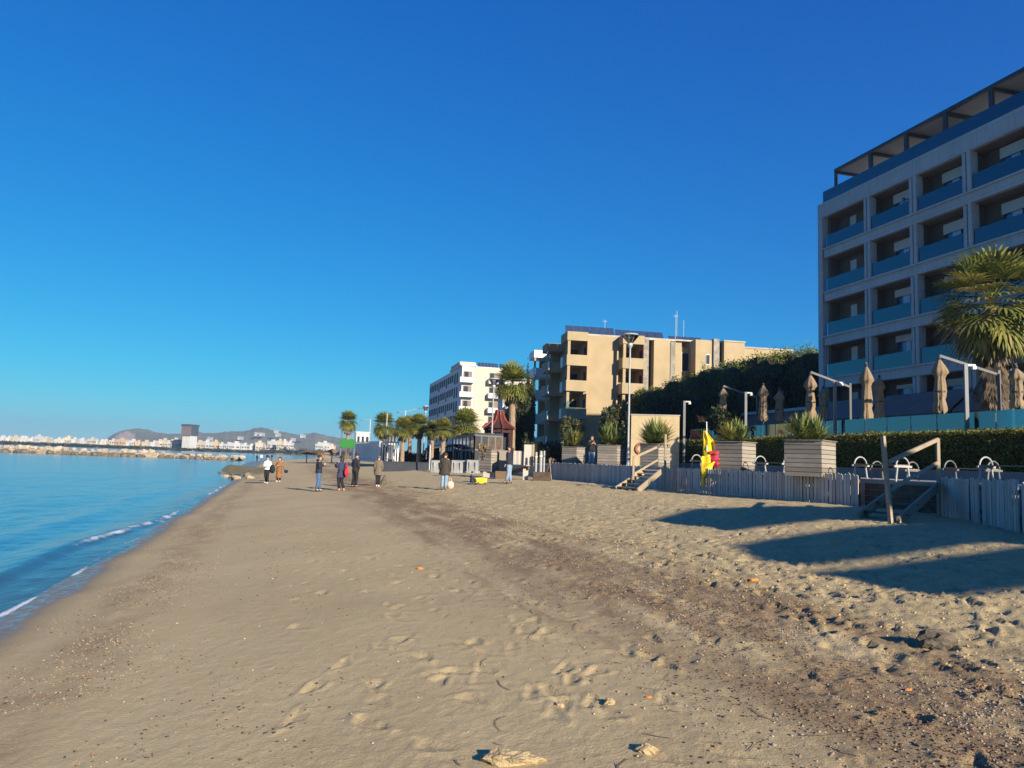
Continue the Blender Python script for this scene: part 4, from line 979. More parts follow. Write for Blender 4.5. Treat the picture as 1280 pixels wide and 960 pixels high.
# plank planters
def rosette(mb, c, n, L, rs, mi=0):
    for i in range(n):
        el = rad(rs.uniform(5, 85)); az = rs.uniform(0, 6.283); d = Vector((math.cos(el) * math.cos(az), math.cos(el) * math.sin(az), math.sin(el))); l = L * rs.uniform(.75, 1.1); s_ = d.cross(Vector((0, 0, 1)))
        if s_.length < .1: s_ = Vector((1, 0, 0))
        s_.normalize(); p = Vector(c); w = .028 * l / .6; k = len(mb.v)
        q1 = p + d * l * .5 ; q2 = p + d * l - Vector((0, 0, .10 * l * math.cos(el)))
        mb.add([p - s_ * w * .6, p + s_ * w * .6, q1 - s_ * w, q1 + s_ * w, q2], [(0, 1, 3, 2), (2, 3, 4)], mi)
def planter(x, yt, Y, wpx, label, plant, plabel, rz, seed, z0=2.02, hex_=False):
    rs = random.Random(seed); p = atY(x, yt, Y); s = wpx * Y / FPX / (math.cos(rz) + math.sin(rz)) ; h = p[2] - z0
    r = empty('planter', (p[0], p[1], z0), -rz if not hex_ else -rz); tag(r, label, 'planter', 'square plank planters on the promenade')
    m = MB(); nb = 8; bh = h / nb
    for i in range(nb):
        z = i * bh; e = rs.uniform(-.008, .008)
        for sx in (-1, 1):
            m.box((sx * (s / 2 - .02), 0, z + bh / 2), (.04 + e, s, bh - .018)); m.box((0, sx * (s / 2 - .02) * 1.002, z + bh / 2), (s - .085, .04 + e, bh - .018))
    m.build('boards', M_plankx, r)
    m = MB(); m.box((0, 0, h / 2 - .03), (s - .09, s - .09, h - .08)); m.build('soil', L_core, r)
    m = MB()
    for sx in (-1, 1): m.box((sx * (s / 2 - .01), 0, h + .012), (.12, s + .06, .03)); m.box((0, sx * (s / 2 - .01), h + .010), (s - .11, .12, .03))
    m.build('rim', M_plankx, r)
    if plant:
        g = MB()
        for (dx, dy, dz, n, L, mi) in plant: rosette(g, (p[0] + dx, p[1] + dy, z0 + h - .08 + dz), int(n * 1.7), L * 1.18, rs, mi)
        k0 = np.array([p[0], p[1], z0 + h - .1]); g.v = [tuple(np.array(v) - k0) for v in g.v]
        o = g.build('yucca', [L_yucca, L_yuccay]); o.location = tuple(k0); tag(o, plabel, 'plant', 'plants in the plank planters')
planter(1012.5, 551.5, 25.6, 65, 'largest looking plank planter right of centre, next to the benches', [(-.28, 0, .1, 55, .85, 0), (.15, -.1, .12, 60, .8, 0), (.42, .2, .05, 40, .65, 0), (-.1, .3, .35, 45, .7, 0), (-.45, .2, .35, 35, .55, 1)], 'spiky green yucca spilling over the largest looking planter', .76, 1)
planter(919, 553, 30.5, 52, 'plank planter just behind the yellow and red flag', [(-.2, 0, .15, 60, .7, 1), (.25, 0, .1, 55, .75, 0), (.1, .3, .55, 40, .55, 0), (-.35, .1, .35, 50, .5, 1)], 'yellow green yucca above the planter behind the flag', .76, 2)
planter(819, 555.5, 41, 38, 'plank planter before the sandstone wall, at the wooden ramp', [(0, 0, .1, 100, 1.35, 0), (.3, 0, .15, 70, 1.1, 0), (-.3, .1, .1, 60, .9, 0)], 'compact dark green yucca before the sandstone wall', .76, 3)
planter(764, 557, 48, 35, 'plank planter below the big grey green bush', [(-.3, 0, .3, 60, 1.0, 0), (.3, 0, .35, 60, 1.0, 0), (0, .3, .6, 60, .9, 0), (0, -.2, .2, 50, .8, 0), (.5, .2, .2, 40, .7, 0)], 'wide green yucca below the big grey green bush', .5, 4)
planter(717, 559, 54, 29, 'farthest plank planter on the promenade, beside the person in black', [(0, 0, .2, 60, .95, 1), (.2, .1, .6, 50, .8, 1), (-.2, 0, .7, 50, .7, 0)], 'tall yellow green yucca in the farthest promenade planter', .6, 5)

# ------------------------------------------------------------------ timber fence along the promenade edge
def fence(px_pts, label, gap, rounded, seed, top=2.17, w0=.105, missing=0.):
    rs = random.Random(seed); pts = [gnd(x, y, 1.13) for x, y in px_pts]
    r = empty('picket_fence', (pts[0][0], pts[0][1], 1.1)); tag(r, label, 'fence', 'timber fences along the promenade'); o3 = np.array(r.location)
    L = 0; m = MB(); rails = MB(); posts = []
    for a, b in zip(pts[:-1], pts[1:]):
        d = b - a; d[2] = 0; l = np.linalg.norm(d); d /= l; nrm = np.array([d[1], -d[0], 0]); 
        if nrm @ np.array([-.9, -.4, 0]) < 0: nrm = -nrm
        ang = math.atan2(d[1], d[0]); s = 0
        while s < l:
            w = w0 * rs.uniform(.8, 1.2); c_ = a + d * (s + w / 2); zb = zs(c_[0], c_[1]) - .08 + rs.uniform(0, .08); zt = top + rs.uniform(-.035, .03)
            if rs.random() >= missing:
                t_ = .024; off_ = nrm * (.03 + rs.uniform(0, .012)); tl = rs.gauss(0, .012)
                prof = [(-w / 2, zb), (w / 2, zb), (w / 2 + tl, zt - w * .35), (w * .3 + tl, zt - .03 * rounded), (0 + tl, zt), (-w * .3 + tl, zt - .03 * rounded), (-w / 2 + tl, zt - w * .35)] if rounded else [(-w / 2, zb), (w / 2, zb), (w / 2 + tl, zt), (-w / 2 + tl, zt + rs.uniform(-.01, .01))]
                vs = [tuple(c_ + off_ + d * x + np.array([0, 0, z - c_[2]]) - o3) for x, z in prof] + [tuple(c_ + off_ - nrm * t_ + d * x + np.array([0, 0, z - c_[2]]) - o3) for x, z in prof]
                n = len(prof); m.add(vs, [tuple(range(n)), tuple(range(2 * n - 1, n - 1, -1))] + [(i, n + i, n + (i + 1) % n, (i + 1) % n) for i in range(n)])
            s += w + gap * rs.uniform(.4, 1.6)
        for z in (1.42, 1.95): rails.bar(tuple(a - nrm * .03 + np.array([0, 0, z - a[2]]) - o3), tuple(b - nrm * .03 + np.array([0, 0, z - b[2]]) - o3), .05, .09)
        k = max(1, int(l / 2.2))
        for i in range(k): posts.append(a + d * (i * l / k + .1) - nrm * .10)
    m.build('pickets', M_plank, r); rails.build('rail', M_wooddk, r)
    for q in posts:
        pm = MB(); pm.box((q[0] - o3[0], q[1] - o3[1], .45), (.09, .09, 1.15)); pm.build('post', M_wooddk, r)
fence([(832, 613), (770, 606), (690, 599)], 'grey fence of tight flat planks, farthest stretch beyond the wooden ramp', .008, 0, 1, w0=.125, top=2.16)
fence([(1074, 634), (940, 622.5), (832, 613)], 'grey picket fence below the big planters, between ramp and stairs', .032, 1, 2, w0=.115)
fence([(1335, 680), (1262, 663), (1174, 644)], 'worn picket fence with gaps and rounded tops beside the wooden stairs', .035, 1, 3, missing=.05, w0=.125)

# added dark boards, covering the pale lit slab face behind the stairs
m = MB(); a_, b_ = fpts[2] + np.array([.30, .12, 0]), fpts[3] + np.array([.30, .2, 0])
for k in range(6): m.bar((a_[0], a_[1], .8 + .2 * k), (b_[0], b_[1], .8 + .2 * k), .05, .185)
tag(m.build('added_dark_boards', M_barkd), 'dark horizontal boards added over the lit slab face behind the wooden stairs', 'dark boards')
# wooden stairs at the fence
def stairs(pts_lo, pts_hi, nst, label, mtread):
    """pts: left and right foot / head points in world"""
    a, b = [Vector(p) for p in pts_lo]; c_, d = [Vector(p) for p in pts_hi]
    r = empty('wooden_stairs', tuple((a + b) / 2)); tag(r, label, 'stairs'); o3 = Vector(r.location)
    for p, q in ((a, c_), (b, d)):
        m = MB(); m.bar(p - o3 + Vector((0, 0, .02)), q - o3 - Vector((0, 0, .08)), .05, .24); m.build('stringer', M_wood, r)
    for i in range(nst):
        f = (i + .6) / nst; p = a.lerp(c_, f) - o3; q = b.lerp(d, f) - o3
        m = MB(); m.bar(p + Vector((0, 0, .03)), q + Vector((0, 0, .03)), .24, .04); m.build('tread', mtread, r)
    return r, o3
lo1, lo2 = place(1072, 648), place(1122, 654); hi1 = np.array([lo1[0] + 1.15, lo1[1] + .55, 1.98]); hi2 = np.array([lo2[0] + 1.15, lo2[1] + .55, 1.98])
p1, p2 = atY(1127, 607, 20.6), atY(1171, 609, 20.0)
hi1, hi2 = np.array([p1[0], p1[1], 1.97]), np.array([p2[0], p2[1], 1.97])
st, o3 = stairs((lo1, lo2), (hi1, hi2), 4, 'weathered wooden stairs with handrails climbing from the sand through the fence', M_wooddk)
m = MB(); d_ = Vector((.75, .66, 0)); 
for k in range(4): m.bar(Vector(hi1) - o3 + d_ * (.12 + .2 * k), Vector(hi2) - o3 + d_ * (.12 + .2 * k), .18, .04)
m.build('landing', M_wood, st)
q = place(1114, 655); tq = atY(1103.5, 545, q[1] + .15)
m = MB(); m.bar(Vector(q) - o3 - Vector((0, 0, .1)), Vector(tq) - o3, .08, .08); m.build('newel_post', M_wood, st)
q2 = np.array([hi2[0] + .05, hi2[1], 1.2]); t2 = atY(1172, 548, q2[1])
m = MB(); m.bar(Vector((t2[0], q2[1], 1.15)) - o3, Vector((t2[0], q2[1], t2[2])) - o3, .08); m.build('newel_post', M_wood, st)
e1 = atY(1112, 577, q[1] + .1); e2 = Vector((t2[0], q2[1], t2[2] - .03))
m = MB(); m.bar(Vector(e1) - o3, e2 - o3, .05, .10); m.build('handrail', M_wood, st)
e3 = atY(1116, 610, q[1] + .1); m = MB(); m.bar(Vector(e3) - o3, Vector((t2[0], q2[1], atY(1172, 578, q2[1])[2])) - o3, .04, .08); m.build('lower_rail', M_wood, st)
# ramp near the sandstone wall
ra, rb = place(770, 612), place(797, 614.5); Yh = rb[1] + 2.4
ha, hb = atY(806, 592, Yh), atY(826, 592, Yh - .3); ha[2] = hb[2] = 2.03
st, o3 = stairs((ra, rb), (ha, hb), 6, 'bleached wooden ramp steps with a slanting handrail beside the flat plank fence', M_wood)
n1_, n2_ = atY(792, 572, ra[1] + .3), atY(821, 559, Yh)
m = MB(); m.bar(Vector(n1_) - o3, Vector(n2_) - o3, .05, .10); m.build('handrail', M_wood, st)
m = MB(); g_ = place(791, 607); m.bar(Vector((n1_[0], n1_[1], g_[2] - .3)) - o3, Vector(n1_) - o3, .08); m.build('newel_post', M_wood, st)
n3_ = atY(832, 543, Yh); m = MB(); m.bar(Vector((n3_[0], n3_[1], 1.2)) - o3, Vector(n3_) - o3, .09); m.build('newel_post', M_wood, st)
m = MB(); m.bar(Vector(atY(793, 592, ra[1] + .3)) - o3, Vector(atY(822, 575, Yh)) - o3, .04, .08); m.build('lower_rail', M_wood, st)

M_bench = mat('worn white bench tube', (.33, .33, .325), .5, .15, 5)
# benches with arched tube ends
def bench(x, y, Y, rz, label, L=1.5, mt=None):
    p = atY(x, y, Y); r = empty('bench', (p[0], p[1], p[2] - .45), rz); tag(r, label, 'bench', 'arched benches along the fence')
    for sx in (-1, 1):
        m = MB(); X = sx * L / 2
        arc = [(X, .25 * math.cos(a), .47 + .27 * math.sin(a)) for a in np.linspace(0, math.pi, 13)]; m.tube(arc, .024, 8)
        m.tube([(X, .20, .46), (X, .27, 0)], .030, 8); m.tube([(X, -.20, .46), (X, -.27, 0)], .030, 8); m.bar((X, -.34, .46), (X, .34, .46), .06)
        m.build('end_frame', mt or M_bench, r, smooth=False)
    m = MB()
    for k in range(4): m.box((0, -.21 + .14 * k, .50), (L - .02, .12, .03))
    m.build('seat', M_wood, r)
for (x, y, Y, rz, lab) in ((1101, 583, 23.6, -.45, 'bench with white arched ends just left of the stairs handrail'), (1268, 585, 20.5, -.45, 'bench with white arched ends at the worn fence, nearest the camera'), (968, 580, 28.5, -.45, 'bench with arched ends between the two big plank planters'), (884, 577, 32.5, -.45, 'bench with arched ends behind the yellow flag')):
    bench(x, y, Y, rad(108), lab, 1.7)
for (x, y, Y, lab) in ((1118, 588, 25.2, 'shaded bench with dark arched ends behind the stairs handrail'), (1214, 588, 23.3, 'shaded bench with dark arched ends against the hedge wall')):
    bench(x, y, Y, rad(108), lab, 1.5, M_grey)

# yellow and red lifeguard flag on a pole
M_yel = mat('yellow flag cloth', (.80, .55, .02), .7, .10, 6); M_red = mat('red flag cloth', (.62, .04, .10), .7, .15, 6); M_pink = mat('pink printed cloth', (.42, .035, .06), .7, .1, 6)
q = place(884, 617); r = empty('beach_flag', tuple(q)); tag(r, 'tattered yellow and red beach flag hanging round a thin white pole', 'flag')
tp = atY(882, 527, q[1])[2] - q[2]
m = MB(); m.tube([(0, 0, -.2), (-.02, 0, tp * .5), (-.05, 0, tp)], [.028, .026, .02], 8); m.build('pole', M_white, r)
def cloth(f0, f1, ztop, zbot, mi, name, y0=0., tw=1.):
    V, F = [], []; R, Cn = 26, 14
    for i in range(R):
        f = i / (R - 1)
        for j in range(Cn):
            g = j / (Cn - 1); x = f0(f) + (f1(f) - f0(f)) * g; z = ztop + (zbot - ztop) * f + .10 * math.sin(g * 5 + f * 6) * f
            V.append((x, y0 + .10 * math.sin(g * 9 * tw + f * 4) * (.4 + f) + .05 * math.sin(f * 17 + g * 3), z))
    F = [(i * Cn + j, i * Cn + j + 1, (i + 1) * Cn + j + 1, (i + 1) * Cn + j) for i in range(R - 1) for j in range(Cn - 1)]
    mm = MB(); mm.add(V, F); o = mm.build(name, mi, r, smooth=True); s_ = o.modifiers.new('t', 'SOLIDIFY'); s_.thickness = .006
s = q[1] / FPX
cloth(lambda f: -5 * s, lambda f: (-1 + 16 * math.sin(math.pi * min(1, f * 1.0)) ** 1.5) * s, 78 * s, 24 * s, M_yel, 'yellow_cloth')
cloth(lambda f: -8 * s, lambda f: (1 + 5 * math.sin(f * 5)) * s, 46 * s, 10 * s, M_yel, 'yellow_tail', -.12, .6)
cloth(lambda f: 1 * s, lambda f: (12 + 8 * f) * s, 53 * s, 38 * s, M_pink, 'pink_print', -.20, .7)
cloth(lambda f: (3 + 6 * f) * s, lambda f: (19 + 2 * f) * s, 46 * s, 33 * s, M_red, 'red_cloth', -.13, .8)
m = MB(); m.tube([(1 * s, -.1, 20 * s), (6 * s, -.15, 13 * s), (14 * s, -.1, 17 * s)], [.05, .035, .02], 6); m.build('rolled_edge', M_yel, r)
m = MB(); random.seed(8)
base_ = Vector((-.05, 0, tp - .02)); e = Vector((-9 * s, .1, 88 * s + .03)); m.tube([base_, e], [.012, .008], 5)
for k in range(26):
    f = random.uniform(.3, 1.1); pz = base_.lerp(e, min(f, 1)); dd = Vector((random.uniform(-.32, .15), random.uniform(-.2, .2), random.uniform(-.02, .28))); m.tube([pz, pz + dd * .6, pz + dd], [.007, .006, .003], 4)
m.build('dry_twig', M_barkd, r)

# ------------------------------------------------------------------ street lamps
M_lampg = glassmat('lamp bowl', (.85, .87, .9), .2)
def bowl_lamp(x, yt, yb, Y, label, z0=2.0, dia=.9):
    p = atY(x, yt, Y); q = atY(x - (yb - yt) * .0, yb, Y); h = p[2] - z0; r = empty('street_lamp', (p[0], Y, z0)); tag(r, label, 'street lamp', 'bowl topped lamp posts of the promenade')
    m = MB(); m.tube([(0, 0, 0), (0, 0, .9), (0, 0, .95), (0, 0, h - .75)], [.10, .09, .065, .05], 10); m.build('pole', M_alu, r)
    m = MB(); m.lathe([(.07, h - .8), (.16, h - .62), (.16, h - .5), (.07, h - .45)], n=12); m.build('lamp_body', M_alu, r)
    m = MB(); m.lathe([(.14, h - .5), (dia * .5, h - .05), (dia * .5, h - .02), (.12, h - .46)], n=18); m.build('bowl', M_lampg, r)
    m = MB(); m.lathe([(dia * .52, h - .02), (dia * .45, h + .07), (.05, h + .12)], n=18); m.build('cap', M_alu, r)
    m = MB()
    for k in range(4): a = k * math.pi / 2 + .4; m.bar((.13 * math.cos(a), .13 * math.sin(a), h - .5), (dia * .49 * math.cos(a), dia * .49 * math.sin(a), h - .03), .025)
    m.build('ribs', M_alu, r)
bowl_lamp(788, 419, 585, 44, 'nearest bowl lamp post, before the beige building', dia=1.0)
bowl_lamp(617.5, 474, 566, 61, 'bowl lamp post rising before the red pagoda roof', dia=.85)
bowl_lamp(532, 508, 575, 80, 'distant bowl lamp post by the left end of the white apartment building', dia=.6)
def arm_lamp(x, yt, Y, arms, label):
    p = atY(x, yt, Y); h = p[2] - 2; r = empty('street_lamp', (p[0], Y, 2)); tag(r, label, 'street lamp', 'arm street lamps of the promenade road')
    m = MB(); m.tube([(0, 0, 0), (0, 0, h * .5), (0, 0, h)], [.10, .08, .055], 8); m.build('pole', M_alu, r)
    for dx, dz in arms:
        X, Z = dx * Y / FPX, -dz * Y / FPX
        m = MB(); m.tube([(0, 0, h - .15), (X * .75, .1, h + Z * .75)], .035, 6); a_ = m.build('arm', M_alu, r)
        m = MB(); m.bar((X * .7, .1, h + Z * .72), (X * 1.05, .1, h + Z), .22, .09); m.build('lamp_head', M_grey, a_)
arm_lamp(507, 513, 84, ((-11, 3), (21, -4)), 'double armed street lamp to the right of the white slatted kiosk')
arm_lamp(463, 524, 100, ((-13, 2),), 'single armed street lamp behind the lone palm')
m = MB(); p = atY(484, 519, 88); r = empty('lamp_pole', (p[0], 88, 2)); tag(r, 'bare pale pole standing above the white slatted kiosk', 'pole')
m.tube([(0, 0, 0), (0, 0, p[2] - 2)], [.08, .05], 8); m.build('pole', M_alu, r); m = MB(); m.lathe([(.02, p[2] - 2.02), (.09, p[2] - 1.98), (.09, p[2] - 1.86), (.02, p[2] - 1.82)], n=8); m.build('cap', M_alu, r)
for (x, yt, lab) in ((538, 556, 'thin pale post left of the glass pavilion'), (536.5, 555, None)):
    if lab:
        p = atY(x, yt, 60); r = empty('post', (p[0], 60, 1.2)); tag(r, lab, 'post'); m = MB(); m.tube([(0, 0, 0), (0, 0, p[2] - 1.2)], .06, 8); m.build('pole', M_alu, r); m = MB(); m.box((0, 0, p[2] - 1.2 + .03), (.2, .2, .06)); m.build('cap', M_grey, r)

# ------------------------------------------------------------------ beach kiosk, billboard, far parasols
k0 = atY(474, 578, 80); kt = atY(474, 552, 80); r = empty('slatted_kiosk', (k0[0], 80, k0[2]), 0); tag(r, 'white framed kiosk with open vertical slats and a lattice side', 'kiosk')
hk = kt[2] - k0[2]; ax = Vector((22 * 80 / FPX, .5, 0)); e = atY(440, 578, 92); bx = Vector((e[0] - k0[0], 12, 0))
m = MB()
for p in (Vector(), ax, bx, ax + bx): m.bar(p, p + Vector((0, 0, hk)), .14)
for z in (.05, hk): m.bar(Vector((0, 0, z)), ax + Vector((0, 0, z)), .14); m.bar(Vector((0, 0, z)), bx + Vector((0, 0, z)), .14); m.bar(ax + Vector((0, 0, z)), ax + bx + Vector((0, 0, z)), .14); m.bar(bx + Vector((0, 0, z)), ax + bx + Vector((0, 0, z)), .14)
m.build('frame', M_white, r)
m = MB()
for k in range(1, 7): p = ax * (k / 7); m.bar(p + Vector((0, 0, .1)), p + Vector((0, 0, hk - .1)), .08, .10)
m.build('end_slats', M_white, r)
m = MB(); random.seed(9)
for k in range(1, 46): p = bx * (k / 46); m.bar(p + Vector((0, 0, .1)), p + Vector((0, 0, hk - .1)), .035, .11)
for k in range(120):
    f = random.random(); z = random.uniform(.3, hk - .3); p = bx * f; m.box(tuple(p + Vector((0, 0, z))), (.14, .30, .2), math.atan2(bx.y, bx.x) + math.pi / 2)
m.build('lattice_side', M_white, r)
m = MB(); c1 = (ax + bx) / 2; m.box((c1.x + .4, c1.y + 1, hk * .45), (1.0, 8, hk * .9), math.atan2(bx.y, bx.x) - math.pi / 2); m.build('inner_booth', M_steel, r)
M_green = mat('green billboard', (.02, .17, .03), .6, .08, 1)
b0, b1 = atY(425, 578, 82), atY(442, 578, 82); bt = atY(433, 540, 82)[2]; r = empty('billboard', ((b0[0] + b1[0]) / 2, 82, b0[2])); tag(r, 'green panel in a tall white frame on the beach', 'billboard')
hb_, wb = bt - b0[2], (b1[0] - b0[0]) / 2
m = MB()
for sx in (-1, 1): m.bar((sx * wb, 0, 0), (sx * wb, 0, hb_), .16); m.bar((sx * wb, .0, .12), (sx * wb, 1.4, .12), .16)
m.bar((-wb, 0, hb_), (wb, 0, hb_), .10); m.build('frame', M_grey, r)
z0, z1 = atY(433, 559.5, 82)[2] - b0[2], atY(433, 549, 82)[2] - b0[2]
m = MB(); m.span(-wb * 1.05, wb * 1.05, -.22, -.10, z0, z1); m.build('panel', M_green, r)
M_thatch = mat('dark thatch', (.10, .075, .05), .95, .35, 3, .5, 12); M_thatchb = mat('brown thatch', (.26, .16, .09), .95, .3, 3, .5, 12)
for (x, yt, Y, m_, lab) in ((384, 561.5, 112, M_thatch, 'dark thatched beach parasol, leftmost of the far three'), (400.5, 561.5, 112, M_thatch, 'dark thatched beach parasol between two others'), (415.5, 561, 104, M_thatchb, 'brown thatched beach parasol next to the green billboard'), (404, 566, 128, M_thatchb, 'small thatched parasol farther off behind the dark ones')):
    p = atY(x, yt, Y); z0 = zs(p[0], Y); h = p[2] - z0; r = empty('thatched_parasol', (p[0], Y, z0)); tag(r, lab, 'parasol', 'thatched parasols on the far beach')
    m = MB(); m.lathe([(.0, h), (.3, h - .12), (1.55, h - .62), (1.6, h - .75), (1.3, h - .64), (.1, h - .25)], n=12); m.build('thatch_roof', m_, r)
    m = MB(); m.tube([(0, 0, 0), (0, 0, h - .2)], .07, 6); m.build('pole', M_wooddk, r)
M_bar = mat('pale concrete greyed for shade', (.25, .25, .25), .85, .25, 2)  # shade on the white barrier panels is put into this grey
# low dark block standing in for a hull, and barriers below the palms
for (xa, xb, yt, yb, Y, lab, m_) in ((478, 537, 578, 587.5, 62, 'low dark hull-like block at the edge of the far sand', M_steel), (539, 562, 576.5, 587.5, 57.5, 'pale concrete barrier behind the man in the brown coat', M_bar), (564.5, 581, 576.5, 587, 57, 'pale concrete barrier, middle one before the glass pavilion', M_bar), (583.5, 600, 576, 587, 56.5, 'pale concrete barrier beside the plank box with dry shrub', M_bar)):
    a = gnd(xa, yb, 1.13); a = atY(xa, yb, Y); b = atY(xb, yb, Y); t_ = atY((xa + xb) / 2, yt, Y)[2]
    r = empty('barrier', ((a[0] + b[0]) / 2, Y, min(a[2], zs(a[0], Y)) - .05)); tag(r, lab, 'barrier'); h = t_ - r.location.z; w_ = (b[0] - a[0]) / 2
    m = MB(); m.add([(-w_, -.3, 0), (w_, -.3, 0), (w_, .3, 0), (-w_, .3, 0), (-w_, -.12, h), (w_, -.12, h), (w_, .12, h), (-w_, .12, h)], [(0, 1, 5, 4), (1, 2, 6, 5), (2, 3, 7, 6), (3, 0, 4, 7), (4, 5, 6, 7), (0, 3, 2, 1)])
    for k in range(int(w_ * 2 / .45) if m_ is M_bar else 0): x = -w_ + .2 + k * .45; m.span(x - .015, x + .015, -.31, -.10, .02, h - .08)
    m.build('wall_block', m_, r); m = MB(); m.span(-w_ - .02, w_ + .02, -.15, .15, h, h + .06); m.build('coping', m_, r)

# dark glass pavilion
M_pgl = glassmat('pavilion glass', (.35, .45, .55), .15, .05)
P0 = atY(592, 578, 60); r = empty('glass_pavilion', (P0[0], 60, 2.0)); tag(r, 'dark steel framed glass pavilion below the palms and pagoda roof', 'pavilion')
hp = atY(592, 544, 60)[2] - 2; e = atY(565, 578, 74); bx = Vector((e[0] - P0[0], 14, 0)); e2 = atY(627, 578, 61.5); ax = Vector((e2[0] - P0[0], 1.5, 0))
m = MB()
for k in range(7): p = bx * (k / 6); m.bar(p, p + Vector((0, 0, hp)), .12)
for k in range(5): p = ax * (k / 4); m.bar(p, p + Vector((0, 0, hp)), .12)
for z in (.05, hp * .45, hp): m.bar(Vector((0, 0, z)), bx + Vector((0, 0, z)), .12); m.bar(Vector((0, 0, z)), ax + Vector((0, 0, z)), .12)
m.build('frame', M_grey, r)
for k in range(6):
    p, q = bx * (k / 6), bx * ((k + 1) / 6); m = MB(); m.bar(p + Vector((0, 0, hp / 2)), q + Vector((0, 0, hp / 2)), .02, hp - .1); m.build('glass_panel', M_pgl, r)
for k in range(4):
    p, q = ax * (k / 4), ax * ((k + 1) / 4); m = MB(); m.bar(p + Vector((0, 0, hp / 2)), q + Vector((0, 0, hp / 2)), .03, hp - .1); m.build('blind_panel', M_steel if k < 2 else M_barkd, r)
m = MB(); vs = [Vector((0, 0, hp + .07)), ax + Vector((0, 0, hp + .07)), ax + bx + Vector((0, 0, hp + .07)), bx + Vector((0, 0, hp + .07))]; m.add(vs + [v + Vector((0, 0, .15)) for v in vs], [(3, 2, 1, 0), (4, 5, 6, 7), (0, 1, 5, 4), (1, 2, 6, 5), (2, 3, 7, 6), (3, 0, 4, 7)]); m.build('roof', M_steel, r)
# furniture-dark back wall
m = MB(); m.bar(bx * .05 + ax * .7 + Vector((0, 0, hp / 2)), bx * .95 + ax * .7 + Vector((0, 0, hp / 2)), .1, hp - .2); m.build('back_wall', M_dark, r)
P1 = atY(531, 578, 70); r = empty('dark_canopy', (P1[0], 70, 2.0)); tag(r, 'low dark canopy left of the glass pavilion, under the yellow palms', 'canopy')
h = atY(531, 555.5, 70)[2] - 2; w = 36 * 70 / FPX
m = MB(); m.add([(0, 0, h - .5), (w, .3, h), (w, 4, h), (0, 4, h - .5), (0, 0, h - .35), (w, .3, h + .15), (w, 4, h + .15), (0, 4, h - .35)], [(3, 2, 1, 0), (4, 5, 6, 7), (0, 1, 5, 4), (1, 2, 6, 5), (2, 3, 7, 6), (3, 0, 4, 7)]); m.build('canopy_roof', M_steel, r)
for x in (0.1, w / 2, w - .1): m = MB(); m.bar((x, .3, 0), (x, .3, h - .4 + .4 * x / w), .09); m.build('post', M_alu, r)
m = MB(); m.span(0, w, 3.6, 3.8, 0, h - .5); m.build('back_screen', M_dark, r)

# red pagoda roof gazebo
M_redr = mat('red lacquered beams', (.17, .032, .016), .6, .2, 3); M_redd = mat('shade darkened red tiles', (.05, .015, .013), .8, .3, 4)  # reds darkened to stand for shade, ridge beams kept brighter as if sunlit
G = atY(624.5, 514, 66); r = empty('pagoda_gazebo', (G[0], 66, 2.0), rad(15)); tag(r, 'gazebo with a curved red pagoda roof behind the lamp post', 'gazebo')
ht = G[2] - 2; he = atY(624, 536, 66)[2] - 2; R = 18.5 * 66 / FPX
n = 8; prof = [(R * 1.12, he), (R * .8, he + .28), (R * .48, he + .68), (R * .30, he + 1.15), (R * .24, ht)]
m = MB(); m.lathe(prof, n=n); m.build('roof', M_redd, r)
for k in range(n):
    a = 2 * math.pi * k / n; m = MB(); m.tube([(p * math.cos(a) * 1.02, p * math.sin(a) * 1.02, z + .05) for p, z in prof], [.11, .10, .09, .09, .09], 6); m.build('ridge_beam', M_redr, r)
m = MB(); m.lathe([(R * .28, ht - .05), (R * .28, ht + .1), (R * .1, ht + .12)], n=n); m.build('finial', M_redr, r)
for k in range(n):
    a = 2 * math.pi * (k + .0) / n; m = MB(); m.tube([(R * .92 * math.cos(a), R * .92 * math.sin(a), 0), (R * .92 * math.cos(a), R * .92 * math.sin(a), he + .1)], .10, 8); m.build('column', M_redd, r)
m = MB()
for k in range(n): a, b = 2 * math.pi * k / n, 2 * math.pi * (k + 1) / n; m.bar((R * .92 * math.cos(a), R * .92 * math.sin(a), he - .25), (R * .92 * math.cos(b), R * .92 * math.sin(b), he - .25), .08, .22)
m.build('lintel', M_redd, r)
m = MB(); m.lathe([(R * .55, 0), (R * .55, 2.2)], n=n); m.build('bar_counter', M_dark, r)

# timber jumble by the end of the fence
q = place(606, 594); pz = q[2]
planter(613.5, 562, 45.5, 29, 'plank box with a dry shrub on the sand, left of the timber deck', [], '', .7, 9, z0=pz + .35)
m = MB(); m.box((0, 0, .17), (.9, .9, .34)); c_ = atY(613.5, 590, 45.5); o = m.build('stone_base', M_conc); o.location = (c_[0], 45.5, pz); tag(o, 'rough stone base under the plank box with the dry shrub', 'stone')
c_ = atY(603, 558, 45.5); leaf_plant('dry_shrub', 'dry brown shrub drooping over the plank box', 'plant', [((c_[0], 45.4, c_[2] - .1), (.3, .3, .25)), ((c_[0] + .3, 45.2, c_[2] - .5), (.2, .2, .45))], 900, L_dry, .16, core=.5)
a = atY(629.5, 563, 45); b = atY(634.5, 563, 45); r = empty('timber_screen', ((a[0] + b[0]) / 2, 45, 1.5)); tag(r, 'narrow pale board screen behind the man in jeans', 'screen')
m = MB(); m.span(-.32, .32, 0, .06, 0, a[2] - 1.5); m.build('boards', M_plankx, r); m = MB(); m.span(-.36, -.32, -.02, .08, -.5, a[2] - 1.45); m.build('post', M_wood, r)
